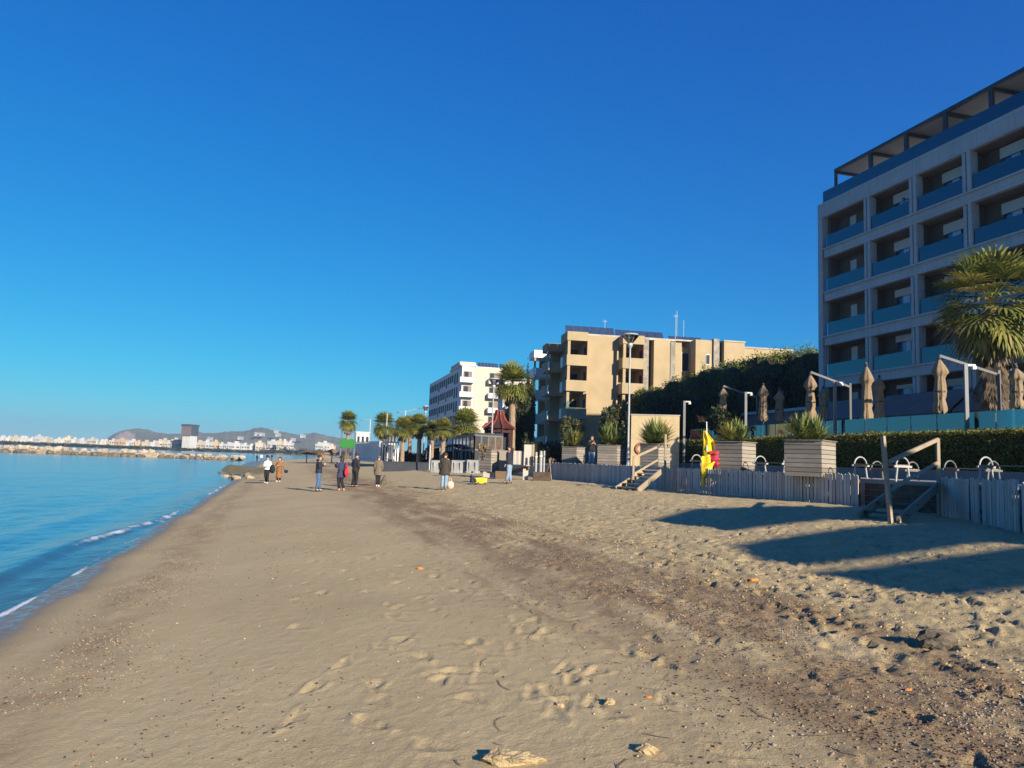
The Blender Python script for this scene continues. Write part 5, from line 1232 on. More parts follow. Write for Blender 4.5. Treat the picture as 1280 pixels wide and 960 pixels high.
# spool-like dark crate and its pillar, standing on the ramp deck
a, b = atY(642, 563.5, 43), atY(657, 581, 43); r = empty('timber_crate', ((a[0] + b[0]) / 2, 43.3, b[2])); tag(r, 'grey slatted timber crate beside the tall board pillar', 'crate')
w = b[0] - a[0]; h = a[2] - b[2]; m = MB()
for k in range(9): x = -w / 2 + (k + .5) * w / 9; m.span(x - w / 20, x + w / 20, -.3, -.26, 0, h)
for k in range(6): y = -.25 + k * .12; m.span(-w / 2, -w / 2 + .04, y, y + .1, 0, h); 
m.build('slats', M_plank, r); m = MB(); m.span(-w / 2 + .045, w / 2, -.255, .45, .02, h - .02); m.build('inner_box', M_wooddk, r)
a, b = atY(655.5, 555.5, 42.6), atY(667.5, 583, 42.6); r = empty('board_pillar', ((a[0] + b[0]) / 2, 42.8, b[2])); tag(r, 'tall board pillar with a pale lit edge at the end of the timber deck', 'pillar')
w = b[0] - a[0]; h = a[2] - b[2]; m = MB(); m.span(-w / 2, w * .28, -.02, .02, 0, h); m.build('board_face', M_plank, r); m = MB(); m.span(w * .29, w / 2, -.06, .3, 0, h + .02); m.build('edge_board', M_wood, r)
# sloping deck ramp
A, Bq = place(612, 597), atY(661, 582, 42.3); r = empty('timber_ramp', tuple(A)); tag(r, 'sloping timber ramp rising from the sand to the board pillar', 'ramp'); o3 = Vector(A)
for k in range(4):
    dy = .42 * k; m = MB(); m.bar(Vector((0, dy, .05)), Vector(Bq) - o3 + Vector((0, dy, 0)), .38, .06); m.build('plank', M_wood, r)
m = MB(); m.bar(Vector((.1, -.1, -.05)), Vector(Bq) - o3 + Vector((0, -.1, -.14)), .08, .16); m.build('joist', M_wooddk, r)
c_ = atY(657, 590, 42.5); m = MB(); m.box(tuple(Vector((c_[0], c_[1], 0)) - Vector((o3.x, o3.y, -.15))), (.30, .3, 1.0)); m.build('leg', M_plank, r)
c_ = atY(628, 592, 43.5); m = MB(); m.box((c_[0] - o3.x, c_[1] - o3.y, .2), (.8, .5, .5)); m.build('support_block', M_wooddk, r)
for i, (x, yt, lab) in enumerate(((670.5, 565, 'short white post nearest the board pillar'), (676.5, 563.5, 'thickest of three short white posts'), (680.5, 563.5, 'thin white post with ring marks next to the leaning boards'))):
    t_ = atY(x, yt, 42); r = empty('bollard', (t_[0], 42, 1.62)); tag(r, lab, 'post', 'short white posts by the fence end'); h = t_[2] - r.location.z
    m = MB(); m.tube([(0, 0, 0), (0, 0, h - .03), (0, 0, h)], [[.06, .08, .05][i]] * 2 + [.04], 10); m.build('pole', M_bench, r)
    m = MB(); m.lathe([([.07, .09, .06][i], h * .72), ([.07, .09, .06][i], h * .78)], n=10); m.build('collar', M_wooddk if i == 2 else M_white, r)
a = atY(667, 581, 41.8); b = atY(689, 581, 41.8); m = MB(); zb_ = zs(a[0], 41.8) - .1; m.span(a[0], b[0], 41.7, 42.3, zb_, 1.6)
for k in range(9): m.span(a[0] + k * .11, a[0] + k * .11 + .09, 41.64, 41.69, zb_, 1.62)
tag(m.build('timber_ledge', M_barkd), 'timber ledge coloured dark for shade, carrying the short white posts', 'ledge')  # bark-dark material puts the shade on the ledge into its colour
for i, (x, y, yt, tl, lab) in enumerate(((686, 598, 572, -.18, 'brown boards leaning at the fence end'), (692, 600, 574, .10, 'single brown plank leaning beside the fence end'))):
    q = place(x, y); t_ = atY(x, yt, q[1] + .3); r = empty('leaning_board', tuple(q)); tag(r, lab, 'boards')
    h = t_[2] - q[2]
    for k in range(3 if i == 0 else 1): m = MB(); m.bar((k * .17 - .15, 0, 0), (k * .17 - .15 - tl * 1.5, .35, h - .06 * k), .03 if i else .04, .15); m.build('plank', M_wooddk if i == 0 else M_wood, r)

# ------------------------------------------------------------------ people
def cmat(name, col, rough=.85): return mat(name, col, rough, .12, 9, .3, 60)
M_skin = mat('skin', (.50, .29, .19), .55, .05, 6)
M_hair = mat('dark hair', (.025, .017, .012), .6, .2, 20); M_hairg = mat('greying hair', (.12, .10, .09), .7, .2, 20)
M_eye = mat('eyes and brows', (.03, .02, .02), .4)
def person(foot, H, rz, label, coat, trous, shoes, hair=M_hair, hem=.46, arms=None, legs=None, lean=(0, 0), long_hair=False, group=None, skirt=None, headyaw=0., cw=1., seated=False, hood=False):
    """one continuous skinned body; coat, trousers, shoes, hair are its children. forward is local +Y"""
    A = arms or [((-.125, -.02, .63), (-.12, .055, .49)), ((.125, -.02, .63), (.12, .055, .49))]
    Lg = legs or [((-.052, .012, .275), (-.055, -.012, .045)), ((.052, .012, .275), (.055, -.012, .045))]
    lx, ly = lean; pz = .52 if not seated else .10
    dz = pz - .52
    def T(x, y, z): f = max(0, (z - .52) / .4); return (x + lx * f, y + ly * f, z + dz)
    hd = T(0, .012, .925)
    verts, edges, rads = [], [], []
    def V(p, r, par=None):
        verts.append(Vector(p) * H); rads.append((r * H, r * H) if not isinstance(r, tuple) else (r[0] * H, r[1] * H)); i = len(verts) - 1
        if par is not None: edges.append((par, i))
        return i
    pel = V((0, 0, pz), .062); bel = V(T(0, 0, .62), .062, pel); ch = V(T(0, 0, .73), .072, bel); nk = V(T(0, 0, .815), .036, ch)
    n2 = V(T(0, .004, .85), .030, nk); h0 = V(T(0, .018, .882), .040, n2); h1 = V(T(0, .008, .93), .054, h0); h2 = V(T(0, .0, .972), .040, h1)
    V((hd[0] + .062 * math.sin(headyaw), hd[1] + .062 * math.cos(headyaw), hd[2] - .012), .009, h1)                # nose
    for s in (-1, 1): V((hd[0] + s * .056 * math.cos(headyaw), hd[1] - .008, hd[2] - .005), .012, h1)               # ears
    for s, (el, wr_) in zip((-1, 1), A):
        sh = V(T(s * .095, 0, .795), .034, nk); e = V(T(*el), .025, sh); w = V(T(*wr_), .018, e)
        d = (Vector(wr_) - Vector(el)).normalized(); hp = Vector(T(*wr_)) + d * .032; h = V(tuple(hp), (.020, .014), w)
        side = d.cross(Vector((0, 1, .2))).normalized(); fw = d.cross(side)
        for k, fl in enumerate((.040, .046, .043, .034)):
            b_ = hp + side * (.012 * (k - 1.5)) + d * .018; f1 = V(tuple(b_ + d * fl * .5), .0058, h); V(tuple(b_ + d * fl * .9 + fw * .012), .0050, f1)
        t1 = V(tuple(hp + side * .026 * -s + fw * .010), .0062, h); V(tuple(hp + side * .032 * -s + d * .022 + fw * .014), .0055, t1)
    for s, (kn, an) in zip((-1, 1), Lg):
        hip = V((s * .048, 0, pz - .02), .056, pel); k = V(kn, .036, hip); a = V(an, .024, k)
        V((an[0] + s * .012, an[1] + .085, max(an[2] - .03, .012)), .018, a)
    me = bpy.data.meshes.new('person'); me.from_pydata([tuple(v) for v in verts], edges, []); me.materials.append(M_skin)
    body = bpy.data.objects.new('person', me); C.objects.link(body); body.location = tuple(foot); body.rotation_euler = (0, 0, rz)
    sk = body.modifiers.new('skin', 'SKIN'); sk.use_smooth_shade = True; sk.branch_smoothing = .4
    if not me.skin_vertices: me.skin_vertices.new()
    for i, r in enumerate(rads): me.skin_vertices[0].data[i].radius = r; me.skin_vertices[0].data[i].use_root = (i == 0)
    sb = body.modifiers.new('sub', 'SUBSURF'); sb.levels = sb.render_levels = 1
    tag(body, label, 'person', group)
    S = lambda p: tuple(Vector(p) * H)
    # coat: body shell and sleeves
    m = MB(); n = 16; hz = hem; hw = (.108 if hem > .42 else .128) * cw
    rings = [(hz, hw, .082 * cw), (hz + .02, hw, .082 * cw), (.56, .104 * cw, .078 * cw), (.64, .100 * cw, .074 * cw), (.73, .114 * cw, .080 * cw), (.785, .116 * cw, .068 * cw), (.815, .075, .052), (.838, .044, .042), (.848, .040, .038)]
    vs = []
    for z, rx, ry in rings:
        for j in range(n):
            a = 2 * math.pi * j / n; k = 1 + (.05 * math.sin(5 * a + z * 9) if z < .6 else .02 * math.sin(4 * a + z * 30))
            vs.append(S(T(rx * k * math.cos(a), ry * k * math.sin(a), z) if z > .52 else (rx * k * math.cos(a), ry * k * math.sin(a), z + dz)))
    m.add(vs, [(i * n + j, i * n + (j + 1) % n, (i + 1) * n + (j + 1) % n, (i + 1) * n + j) for i in range(len(rings) - 1) for j in range(n)] + [tuple(range(n))[::-1], tuple((len(rings) - 1) * n + j for j in range(n))])
    for s, (el, wr_) in zip((-1, 1), A):
        a0, a1, a2 = Vector(T(s * .085, 0, .79)), Vector(T(*el)), Vector(T(*wr_)); a2 = a1.lerp(a2, .93)
        m.tube([S(a0), S(a0.lerp(a1, .45)), S(a1), S(a1.lerp(a2, .6)), S(a2)], [.047 * H, .044 * H, .039 * H, .034 * H, .030 * H], 10)
    m.build('coat' if hem < .5 else 'jacket', coat, body, smooth=True)
    if hood: m = MB(); m.blob(S(T(0, -.035, .845)), (.07 * H, .05 * H, .035 * H), 12); m.build('hood', coat, body, smooth=True)
    # trousers / skirt
    m = MB()
    for s, (kn, an) in zip((-1, 1), Lg):
        p0 = Vector((s * .05, 0, pz - .0)); k = Vector(kn); a = Vector(an)
        m.tube([S(p0), S(p0.lerp(k, .5)), S(k), S(k.lerp(a, .55)), S(k.lerp(a, .93))], [.066 * H, .057 * H, .046 * H, .041 * H, .038 * H], 10)
    m.lathe([(.09 * H, (pz - .05) * H), (.102 * H, (pz + .02) * H), (.096 * H, (pz + .07) * H)], n=14, sy=.75)
    m.build('trousers', trous, body, smooth=True)
    if skirt: m = MB(); m.lathe([(.125 * H, .15 * H), (.12 * H, .2 * H), (.10 * H, .42 * H), (.085 * H, .6 * H)], n=18, sy=.8); m.build('long_skirt', skirt, body, smooth=True)
    for s, (kn, an) in zip((-1, 1), Lg):
        m = MB(); b_ = Vector((an[0], an[1] - .02, max(an[2] - .025, .014))); t_ = Vector((an[0] + s * .014, an[1] + .095, max(an[2] - .032, .013)))
        m.tube([S(b_ + Vector((0, -.012, 0))), S(b_.lerp(t_, .3)), S(b_.lerp(t_, .75)), S(t_)], [.020 * H, .026 * H, .025 * H, .013 * H], 8, sx=1.0, sy=.8); m.build('shoe', shoes, body, smooth=True)
    c_, s_ = math.cos(headyaw), math.sin(headyaw)
    def HP(x, y, z): return (hd[0] + x * c_ + y * s_, hd[1] - x * s_ + y * c_, hd[2] + z)
    m = MB(); n = 14; vs = []
    for i in range(8):
        a = math.pi * .62 * i / 7
        for j in range(n):
            b_ = 2 * math.pi * j / n; front = max(0, math.sin(b_)); aa = a * (1 - .42 * front ** 2); vs.append(S(HP(.064 * math.sin(aa) * math.cos(b_), .070 * math.sin(aa) * math.sin(b_) - .012, .012 + .058 * math.cos(aa))))
    m.add(vs, [(i * n + j, (i + 1) * n + j, (i + 1) * n + (j + 1) % n, i * n + (j + 1) % n) for i in range(7) for j in range(n)])
    if long_hair: m.blob(S(HP(0, -.045, -.06)), (.058 * H, .035 * H, .085 * H), 12)
    m.build('hair', hair, body, smooth=True)
    m = MB()
    for s in (-1, 1): m.blob(S(HP(s * .022, .053, .004)), .0062 * H, 6); m.box(S(HP(s * .022, .055, .018)), (.022 * H, .006 * H, .005 * H))
    m.box(S(HP(0, .054, -.036)), (.026 * H, .006 * H, .005 * H)); m.build('face_features', M_eye, body)
    return body
def at_px(xf, yf, yh, z0=.7):
    q = place(xf, yf, z0); t_ = atY(xf, yh, q[1]); return q, t_[2] - q[2]
navy = cmat('navy jacket cloth', (.018, .020, .034)); jean = cmat('blue denim', (.055, .11, .22)); jeanl = cmat('light blue denim', (.20, .28, .38)); black = cmat('black cloth', (.012, .012, .014)); char_ = cmat('charcoal suit cloth', (.022, .022, .027))
taupe = cmat('taupe coat wool', (.13, .105, .08)); brownk = cmat('dark brown coat cloth', (.042, .034, .026)); rust = cmat('rust brown coat cloth', (.23, .10, .035)); whitec = cmat('white shirt cotton', (.74, .73, .72)); redc = cmat('red bag nylon', (.62, .02, .04)); pinks = cmat('pink shoe', (.62, .30, .28)); whshoe = cmat('white shoe', (.7, .7, .68)); darkblue = cmat('dark navy coat', (.025, .034, .075))
G_ = 'people standing on the beach'
folded = [((-.135, .0, .645), (-.06, .115, .70)), ((.135, .0, .645), (.05, .12, .72))]
q, H = at_px(397, 614, 568, .5); person(q, H, rad(-72), 'man in navy jacket and blue jeans facing right with hands raised to his chest', navy, jean, black, hem=.50, arms=folded, legs=[((-.05, .035, .275), (-.055, .05, .045)), ((.05, .0, .275), (.06, -.04, .045))], group=G_, cw=1.12, hood=True)
q, H = at_px(425, 613, 569, .55); w = person(q, H, rad(38), 'woman in dark navy coat holding up her phone, red bag at her side', darkblue, black, pinks, hem=.36, arms=[((-.14, .03, .66), (-.10, .17, .72)), ((.135, -.04, .63), (.12, -.02, .50))], legs=[((-.045, .03, .275), (-.02, .02, .045)), ((.045, .03, .275), (.085, -.06, .045))], lean=(.01, .03), long_hair=True, group=G_, headyaw=-.3)
b_ = MB(); b_.blob((0, 0, 0), (.10, .16, .19), 12, 0, .05); b_.tube([(0, -.1, .15), (0, -.06, .42), (0, .06, .42), (0, .1, .15)], .015, 6)
hb = b_.build('shoulder_bag', redc, None, smooth=True); hb.location = (q[0] + .27 , q[1] - .12, q[2] + H * .52); tag(hb, 'bright red bag hanging at the side of the woman in navy', 'bag')
q, H = at_px(443, 609, 565.5, .6); person(q, H, rad(-35), 'man in black suit jacket and dark trousers looking down, hand in pocket', char_, black, black, hem=.45, arms=[((-.13, -.02, .63), (-.10, .06, .52)), ((.14, -.04, .63), (.10, .05, .53))], legs=[((-.05, .012, .275), (-.07, -.03, .045)), ((.05, .02, .275), (.04, -.0, .045))], lean=(0, .03), group=G_, headyaw=-.4)
q, H = at_px(472, 608, 569, .65); q472 = q; person(q, H, rad(8), 'man in long taupe coat with white shoes seen from behind', taupe, black, whshoe, hem=.36, legs=[((-.035, .012, .275), (-.03, -.01, .045)), ((.035, .012, .275), (.03, -.01, .045))], group=G_, cw=1.08, hair=M_hairg)
q, H = at_px(555, 612.5, 565, .75); q555 = q; H5 = H; person(q, H, rad(-6), 'man in thick dark brown coat and pale jeans seen from behind', brownk, jeanl, black, hem=.40, legs=[((-.05, .0, .275), (-.06, .0, .045)), ((.045, .0, .275), (.035, -.02, .045))], group=G_, cw=1.22)
q, H = at_px(636, 604.5, 555.5, 1.0); person(q, H, rad(75), 'man in black jacket and faded jeans facing left before the timber ramp', navy, jeanl, black, hem=.49, arms=[((-.13, .0, .63), (-.10, .07, .50)), ((.13, -.02, .63), (.11, .05, .50))], legs=[((-.05, .01, .275), (-.05, .06, .045)), ((.05, .0, .275), (.055, -.03, .045))], group=G_, cw=1.15, lean=(0, .01))
q, H = at_px(333, 604, 570, .35); qc = q; Hc = H; person(q, H, rad(172), 'walker in white shirt and black trousers carrying a dark jacket on the arm', whitec, black, whshoe, hem=.50, arms=[((-.135, .0, .645), (-.06, .12, .62)), ((.14, -.0, .645), (.05, .13, .62))], legs=[((-.05, .04, .275), (-.05, .02, .045)), ((.05, .03, .275), (.06, -.10, .06))], group='couple strolling by the water', cw=1.1)
jb = MB(); jb.blob((0, 0, 0), (.17, .12, .26), 12, 0, .12); o = jb.build('carried_jacket', black, None, smooth=True); o.location = (qc[0] + .34, qc[1] - .12, qc[2] + Hc * .53); tag(o, 'dark jacket folded over the arm of the walker in white', 'jacket')
q, H = at_px(348, 602, 571, .35); qw = q; Hw = H; person(q, H, rad(176), 'walker in long rust brown coat over a long skirt', rust, black, whshoe, hem=.40, arms=[((-.13, .0, .645), (-.02, .12, .64)), ((.13, -.0, .645), (.02, .12, .66))], long_hair=True, group='couple strolling by the water', skirt=rust)
sb = MB(); sb.blob((0, 0, 0), (.13, .07, .11), 10); sb.tube([(-.1, 0, .05), (-.25, -.05, .45)], .012, 5); o = sb.build('handbag', black, None, smooth=True); o.location = (qw[0] + .42, qw[1] + .05, qw[2] + Hw * .42); tag(o, 'small black handbag swinging beside the walker in rust brown', 'bag')
for (x, yf, yh, c_, t_, lab) in ((321, 577, 569.3, navy, black, 'distant walker in dark clothes, leftmost of four far along the shore'), (326.5, 576.8, 569, whitec, jean, 'distant walker in a pale top between the dark ones far along the shore'), (334, 576.5, 568.8, navy, black, 'distant walker behind the white shirt of the strolling couple'), (339.5, 576.5, 569, char_, jean, 'distant walker, rightmost of four far along the shore')):
    q, H = at_px(x, yf, yh, .3); H = min(max(H, 1.45), 1.8); person(q, H, random.uniform(-.4, .4), lab, c_, t_, black, legs=[((-.05, .04, .275), (-.05, .05, .045)), ((.05, .02, .275), (.055, -.09, .06))], group='distant walkers along the shore')
p = atY(740, 544, 45.5); person((p[0], 45.5, 2.02), p[2] - 2.02, rad(-160), 'person in black hooded jacket and pale jeans between two plank planters', black, jeanl, whshoe, hem=.47, arms=folded, group=None, cw=1.2, hood=True)
# balcony guest
bx_ = hot(7.9, .9); p = atY(1130.5, 251, bx_[1]); person((bx_[0], bx_[1], 18.42), max(1.6, p[2] - 18.42), rad(75), 'guest in a blue shirt standing on the second top floor hotel balcony', cmat('blue shirt cotton', (.15, .28, .5)), black, black)
# child on the sand with a yellow toy
q, _ = at_px(590, 604.5, 588, .85); person(q, 1.08, rad(-70), 'small child in a navy jacket sitting on the sand with a yellow toy', darkblue, black, black, hem=.47, seated=True, arms=[((-.13, .05, .66), (-.06, .19, .60)), ((.13, .05, .66), (.06, .19, .60))], legs=[((-.07, .24, .16), (-.09, .44, .05)), ((.07, .24, .16), (.10, .44, .05))], cw=1.25)
M_toy = mat('yellow toy plastic', (.85, .62, .01), .4, .05, 3)
t_ = place(601, 605.5, .85); r = empty('toy_truck', tuple(t_), .3); r.scale = (.8, .8, .8); tag(r, 'bright yellow plastic toy truck on the sand beside the child', 'toy')
m = MB(); m.add([(-.28, -.16, .14), (.12, -.16, .14), (.12, .16, .14), (-.28, .16, .14), (-.36, -.2, .36), (.16, -.2, .40), (.16, .2, .40), (-.36, .2, .36)], [(0, 1, 5, 4), (1, 2, 6, 5), (2, 3, 7, 6), (3, 0, 4, 7), (0, 3, 2, 1)]); m.build('dump_bed', M_toy, r)
m = MB(); m.box((.24, 0, .26), (.2, .28, .24)); m.box((0, 0, .11), (.66, .24, .06)); m.build('cab', M_toy, r)
for x in (-.2, .24):
    for y in (-.15, .15): m = MB(); m.tube([(x, y - .03, .08), (x, y + .03, .08)], .08, 12); m.build('wheel', M_steel, r)
# bag by the man in the brown coat
m = MB(); m.blob((0, 0, .17), (.17, .13, .19), 12, 0, .10); m.tube([(-.08, 0, .32), (-.04, 0, .46), (.04, 0, .46), (.08, 0, .32)], .014, 6)
t_ = place(562.5, 611, .8); o = m.build('carrier_bag', [cmat('pale pink bag plastic', (.62, .42, .36))], None, smooth=True); o.location = tuple(t_); tag(o, 'pale pink bag standing at the feet of the man in the brown coat', 'bag')
# grey dog sitting beside the man in taupe
M_fur = mat('grey brown fur', (.115, .095, .07), .95, .3, 14, .8, 60)
def skinned(name, vs, ed, rd, m_, parent=None, loc=(0, 0, 0), rz=0):
    me = bpy.data.meshes.new(name); me.from_pydata(vs, ed, []); me.materials.append(m_); o = bpy.data.objects.new(name, me); C.objects.link(o); o.location = loc; o.rotation_euler = (0, 0, rz); o.parent = parent
    k = o.modifiers.new('skin', 'SKIN'); k.use_smooth_shade = True
    if not me.skin_vertices: me.skin_vertices.new()
    for i, r in enumerate(rd): me.skin_vertices[0].data[i].radius = (r, r); me.skin_vertices[0].data[i].use_root = (i == 0)
    s_ = o.modifiers.new('sub', 'SUBSURF'); s_.levels = s_.render_levels = 1; return o
vs = [(0, 0, .14), (0, .08, .27), (0, .14, .40), (0, .16, .48), (0, .20, .55), (0, .29, .53), (-.07, .2, .24), (-.07, .22, .12), (-.07, .25, .02), (.07, .2, .24), (.07, .22, .12), (.07, .25, .02), (-.12, .05, .15), (-.13, .16, .06), (-.12, .22, .02), (.12, .05, .15), (.13, .16, .06), (.12, .22, .02), (0, -.12, .06), (0, -.22, .05), (-.05, .18, .63), (.05, .18, .63)]
ed = [(0, 1), (1, 2), (2, 3), (3, 4), (4, 5), (2, 6), (6, 7), (7, 8), (2, 9), (9, 10), (10, 11), (0, 12), (12, 13), (13, 14), (0, 15), (15, 16), (16, 17), (0, 18), (18, 19), (4, 20), (4, 21)]
rd = [.15, .13, .10, .075, .085, .04, .045, .032, .03, .045, .032, .03, .08, .04, .03, .08, .04, .03, .035, .015, .02, .02]
t_ = place(478.5, 606.5, .65); o = skinned('dog', [tuple(c * .82 for c in v) for v in vs], ed, rd, M_fur, None, tuple(t_), rad(-20)); tag(o, 'small grey brown dog sitting at the feet of the man in taupe', 'dog')
m = MB(); m.blob((0, .275, .44), (.016, .014, .014), 8); m.blob((-.03, .21, .485), .008, 6); m.blob((.03, .21, .485), .008, 6); m.build('nose_and_eyes', M_eye, o)

# ------------------------------------------------------------------ litter of the strand
ico = np.array([(0, 0, 1), (.89, 0, .45), (.28, .85, .45), (-.72, .53, .45), (-.72, -.53, .45), (.28, -.85, .45), (.72, .53, -.45), (-.28, .85, -.45), (-.89, 0, -.45), (-.28, -.85, -.45), (.72, -.53, -.45), (0, 0, -1)])
icf = np.array([(0, 1, 2), (0, 2, 3), (0, 3, 4), (0, 4, 5), (0, 5, 1), (1, 6, 2), (2, 7, 3), (3, 8, 4), (4, 9, 5), (5, 10, 1), (6, 7, 2), (7, 8, 3), (8, 9, 4), (9, 10, 5), (10, 6, 1), (11, 7, 6), (11, 8, 7), (11, 9, 8), (11, 10, 9), (11, 6, 10)])
def gz(x, y):
    """height of the built sand mesh"""
    r = np.hypot(x, y); t_ = np.arctan2(x, y); i = np.clip(np.searchsorted(gr, r), 1, len(gr) - 1); j = np.clip(np.searchsorted(gth, t_), 1, len(gth) - 1)
    fi = (r - gr[i - 1]) / (gr[i] - gr[i - 1]); fj = (t_ - gth[j - 1]) / (gth[j] - gth[j - 1])
    return (GZ[i - 1, j - 1] * (1 - fi) + GZ[i, j - 1] * fi) * (1 - fj) + (GZ[i - 1, j] * (1 - fi) + GZ[i, j] * fi) * fj
def scatter(name, label, u, v, s, flat, mats, seed, sink=.25):
    rg = np.random.default_rng(seed); x, y = from_uv(u, v); z = gz(x, y); n = len(x)
    sx = s * rg.uniform(.7, 1.4, n); sy = s * rg.uniform(.6, 1.1, n); sz = s * flat * rg.uniform(.6, 1.3, n); a = rg.uniform(0, 6.28, n)
    B_ = ico[None] * (1 + rg.uniform(-.18, .18, (n, 12, 1))) * np.stack([sx, sy, sz], -1)[:, None, :]
    tl = rg.normal(0, .25, (n, 1)); B_[..., 2] += B_[..., 0] * tl
    X = B_[..., 0] * np.cos(a)[:, None] - B_[..., 1] * np.sin(a)[:, None] + x[:, None]; Y = B_[..., 0] * np.sin(a)[:, None] + B_[..., 1] * np.cos(a)[:, None] + y[:, None]; Z = B_[..., 2] + (z + sz * (1 - 2 * sink) * .6)[:, None]
    F = (np.arange(n)[:, None, None] * 12 + icf[None]).reshape(-1, 3)
    o = mesh_np(name, np.stack([X, Y, Z], -1).reshape(-1, 3), F, mats, mi=np.repeat(rg.integers(0, len(mats), n), 20)); tag(o, label, None, None, 'stuff'); return o
def pm(name, col, rough=.8): return mat(name, col, rough, .25, 30)
P_dk = [pm('dark pebble', (.06, .045, .035)), pm('brown pebble', (.16, .10, .06)), pm('rusty seaweed crumb', (.12, .055, .025))]
P_sh = [pm('white shell', (.50, .45, .37)), pm('cream shell', (.46, .37, .26)), pm('grey shell', (.38, .36, .34))]
P_br = [pm('tan pebble', (.32, .245, .16)), pm('ochre pebble', (.25, .165, .09)), pm('grey pebble', (.24, .22, .19))]
rg = np.random.default_rng(31)
def band(n, uc_, us_, v0=2.5, v1=45, pw=2.2, wob=.5):
    v = v0 + (v1 - v0) * rg.random(n) ** pw; u = uc_ + us_ * rg.normal(0, 1, n) + wob * fbm(v * .25, v * 0 + 2, 3); k = fbm(u * 1.6 + uc_ * 5, v * .8, 3) > rg.normal(.02, .12, n); return u[k], v[k]
u, v = band(24000, 4.2, .75); scatter('wrack_crumbs', 'dark seaweed crumbs of the wrack band', u, v, rg.uniform(.004, .013, len(u)), .55, P_dk, 1)
u, v = band(10000, 4.9, .7); scatter('shell_fragments', 'pale shell fragments along the wrack band', u, v, rg.uniform(.003, .009, len(u)), .4, P_sh, 2)
u, v = band(12000, 4.4, 1.0); scatter('wrack_pebbles', 'tan pebbles along the wrack band', u, v, rg.uniform(.005, .014, len(u)), .6, P_br, 3)
u, v = band(12000, -1.7, .42, 3, 40, 1.6, .25); scatter('shore_pebbles', 'brown pebbles along the water edge', u, v, rg.uniform(.004, .012, len(u)), .6, P_br + P_dk[:2], 4)
u, v = band(1300, -.2, .6, 3, 30, 1.6, .4); scatter('dark_pebbles', 'dark pebbles scattered on the smooth sand', u, v, rg.uniform(.006, .014, len(u)), .55, P_dk[:2], 5)
v = 2.5 + 22 * rg.random(900) ** 1.8; u = rg.uniform(-1.5, 9, 900); scatter('scattered_pebbles', 'loose pebbles and shells scattered over the sand', u, v, rg.uniform(.004, .012, 900), .55, P_dk + P_sh + P_br, 6)
v = 3 + 30 * rg.random(5000) ** 1.5; u = rg.uniform(5.2, 13, 5000); scatter('dry_sand_clods', 'crumbled clods on the trampled dry sand', u, v, rg.uniform(.006, .02, 5000), .6, [sandm], 7)
# straw-like stalks on the sand
m = MB(); random.seed(14)
V, F = [], []
for k in range(420):
    v_ = 3 + 20 * random.random() ** 1.7; u_ = random.gauss(4.3, 1.6); x, y = from_uv(u_, v_); a = random.gauss(1.9, .8); L = random.uniform(.04, .28); w = random.uniform(.002, .0045); z = float(gz(np.array([x]), np.array([y]))[0]) + .008
    c_, s_ = math.cos(a), math.sin(a); k0 = len(V)
    for f in (0, .5, 1):
        xx, yy = x + c_ * L * f - s_ * .1 * L * math.sin(f * 3), y + s_ * L * f + c_ * .1 * L * math.sin(f * 3); z = float(gz(np.array([xx]), np.array([yy]))[0]) + .007
        V += [(xx - s_ * w, yy + c_ * w, z), (xx + s_ * w, yy - c_ * w, z)]
    F += [(k0, k0 + 1, k0 + 3, k0 + 2), (k0 + 2, k0 + 3, k0 + 5, k0 + 4)]
m.add(V, F); o = m.build('dry_stalks', P_dk[1]); tag(o, 'thin dry stalks strewn over the sand', None, None, 'stuff')
def lump_rock(x, y, r, label, name, m_, seed, jag=.3):
    random.seed(seed); q = gnd(x, y, .6); q = place(x, y); q[2] = float(gz(np.array([q[0]]), np.array([q[1]]))[0])
    bm = bmesh.new(); bmesh.ops.create_icosphere(bm, subdivisions=3, radius=1)
    for v in bm.verts:
        c_ = v.co; k = 1 + jag * float(fbm(np.array(c_.x * 2.1 + seed), np.array(c_.y * 2.1 + c_.z * 1.7), 4)) + .12 * float(fbm(np.array(c_.x * 6.), np.array(c_.y * 6. + c_.z * 5), 3)); v.co = Vector((c_.x * r[0], c_.y * r[1], c_.z * r[2])) * k
    me = bpy.data.meshes.new(name); bm.to_mesh(me); bm.free(); me.materials.append(m_)
    o = bpy.data.objects.new(name, me); C.objects.link(o); o.location = (q[0], q[1], q[2] + r[2] * .25); tag(o, label, name.replace('_', ' ')); return o
M_log = mat('weathered dark driftwood', (.10, .08, .06), .9, .4, 8, .6, 30)
lump_rock(1172, 810, (.17, .10, .10), 'dark jagged lump of driftwood on the trampled sand', 'driftwood', M_log, 3, .6)
M_clod = mat('damp sand clod', (.37, .28, .155), .95, .15, 8, .8, 60)
lump_rock(640, 952, (.16, .075, .05), 'largest sand clod, broken open near the camera', 'sand_clod', M_clod, 5, .6)
lump_rock(808, 940, (.06, .05, .038), 'rounded sand clod beside a dark footprint', 'sand_clod', M_clod, 6, .5)
lump_rock(762, 880, (.04, .035, .03), 'small sand clod with a hole shadow beside it', 'sand_clod', M_clod, 7, .5)
lump_rock(700, 882, (.03, .03, .025), 'small pebble sized sand clod left of the hole', 'sand_clod', M_clod, 8, .5)
M_or = mat('orange leaf', (.60, .20, .04), .7, .2, 10)
for i, (x, y, s_, lab) in enumerate(((525, 711, .05, 'orange scrap on the smooth sand'), (942, 729, .07, 'reddish orange scrap near the long shadow'), (811, 872, .025, 'small orange scrap beside the wrack band'), (1135, 862, .03, 'orange scrap among the shells'))):
    lump_rock(x, y, (s_, s_ * .7, s_ * .35), lab, 'orange_scrap', M_or, 20 + i, .5)

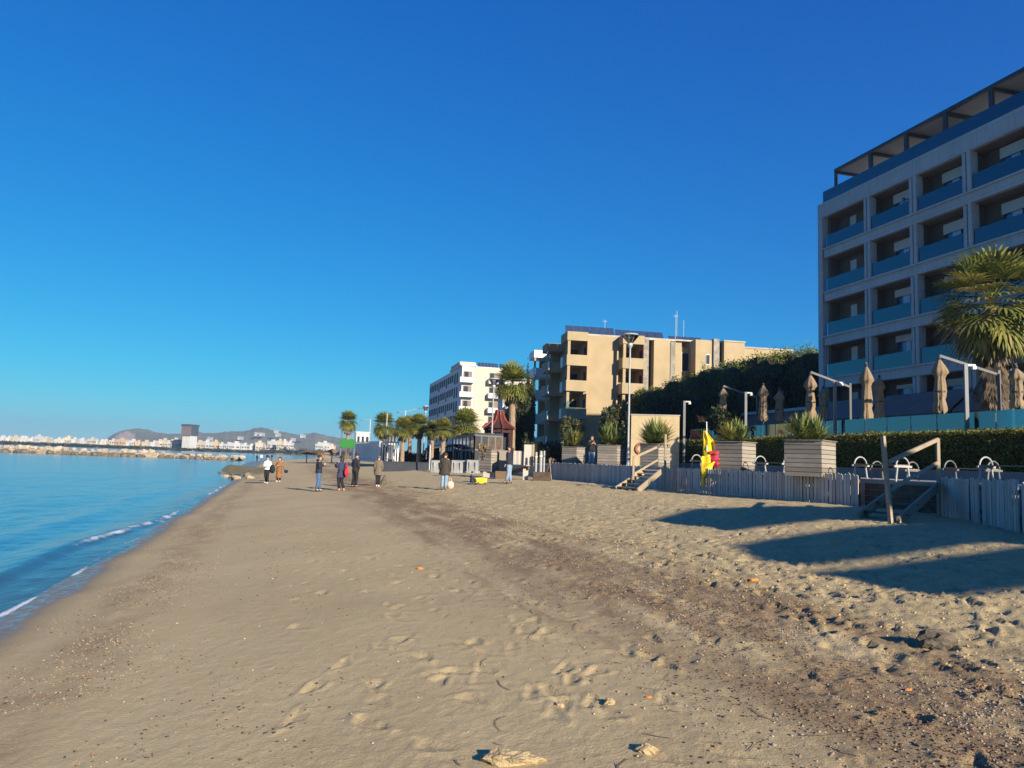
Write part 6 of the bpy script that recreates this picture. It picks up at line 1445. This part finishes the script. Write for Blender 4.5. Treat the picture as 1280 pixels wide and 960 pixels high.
# ------------------------------------------------------------------ added unseen roof slabs behind the camera, cut to cast the long shadow
HSH = 8.5
def shadow_slab(pxs, zs_, label):
    pts = [gnd(x, y, .97) for x, y in pxs]; k = (zs_ - .97) / math.tan(rad(SUN_EL)); dx, dy = k * math.sin(rad(SUN_AZ)), k * math.cos(rad(SUN_AZ))
    poly = [(p[0] + dx, p[1] + dy) for p in pts]; r = empty('added_shadow_slab', (poly[0][0], poly[0][1], 2.02)); tag(r, label, 'shadow_slab', 'unseen slabs added to cast the long shadow'); o3 = Vector(r.location)
    m = MB(); m.prism([(x - o3.x, y - o3.y) for x, y in poly], zs_ - .1 - o3.z, zs_ - o3.z); m.build('roof', M_wood, r)
    cx, cy = poly[0][0] * .2 + poly[len(poly) // 2][0] * .8, poly[0][1] * .2 + poly[len(poly) // 2][1] * .8
    m = MB(); m.bar((cx - o3.x, cy - o3.y, 0), (cx - o3.x, cy - o3.y, zs_ - .1 - o3.z), .25); m.build('post', M_wood, r)
shadow_slab([(817, 648), (850, 641), (960, 638), (1100, 640), (1330, 655), (1330, 674), (1200, 664), (1065, 657), (1010, 654), (965, 658), (905, 661), (865, 655)], HSH, 'unseen flat slab added to cast the long shadow, farthest from the camera')
shadow_slab([(930, 676), (965, 672), (1060, 664), (1130, 661), (1200, 662), (1330, 672), (1330, 692), (1190, 684), (1090, 693), (1020, 697), (975, 690)], HSH + .15, 'unseen flat slab added to cast the long shadow, between two others')
shadow_slab([(1035, 706), (1100, 703), (1190, 695), (1240, 690), (1330, 690), (1330, 724), (1225, 733), (1180, 731), (1090, 713)], HSH + .3, 'unseen flat slab added to cast the long shadow, nearest the camera')

# ------------------------------------------------------------------ haze
hzm = bpy.data.materials.new('haze'); hzm.use_nodes = True; t = hzm.node_tree; t.nodes.remove(t.nodes['Principled BSDF'])
pv = t.nodes.new('ShaderNodeVolumePrincipled'); pv.inputs['Density'].default_value = .0002; pv.inputs['Color'].default_value = (.55, .74, .98, 1); pv.inputs['Anisotropy'].default_value = .2
t.links.new(pv.outputs[0], t.nodes['Material Output'].inputs['Volume'])
m = MB(); m.span(-4000, 4000, -4000, 4000, -8.0, 130); o = m.build('haze', hzm); tag(o, kind='stuff')
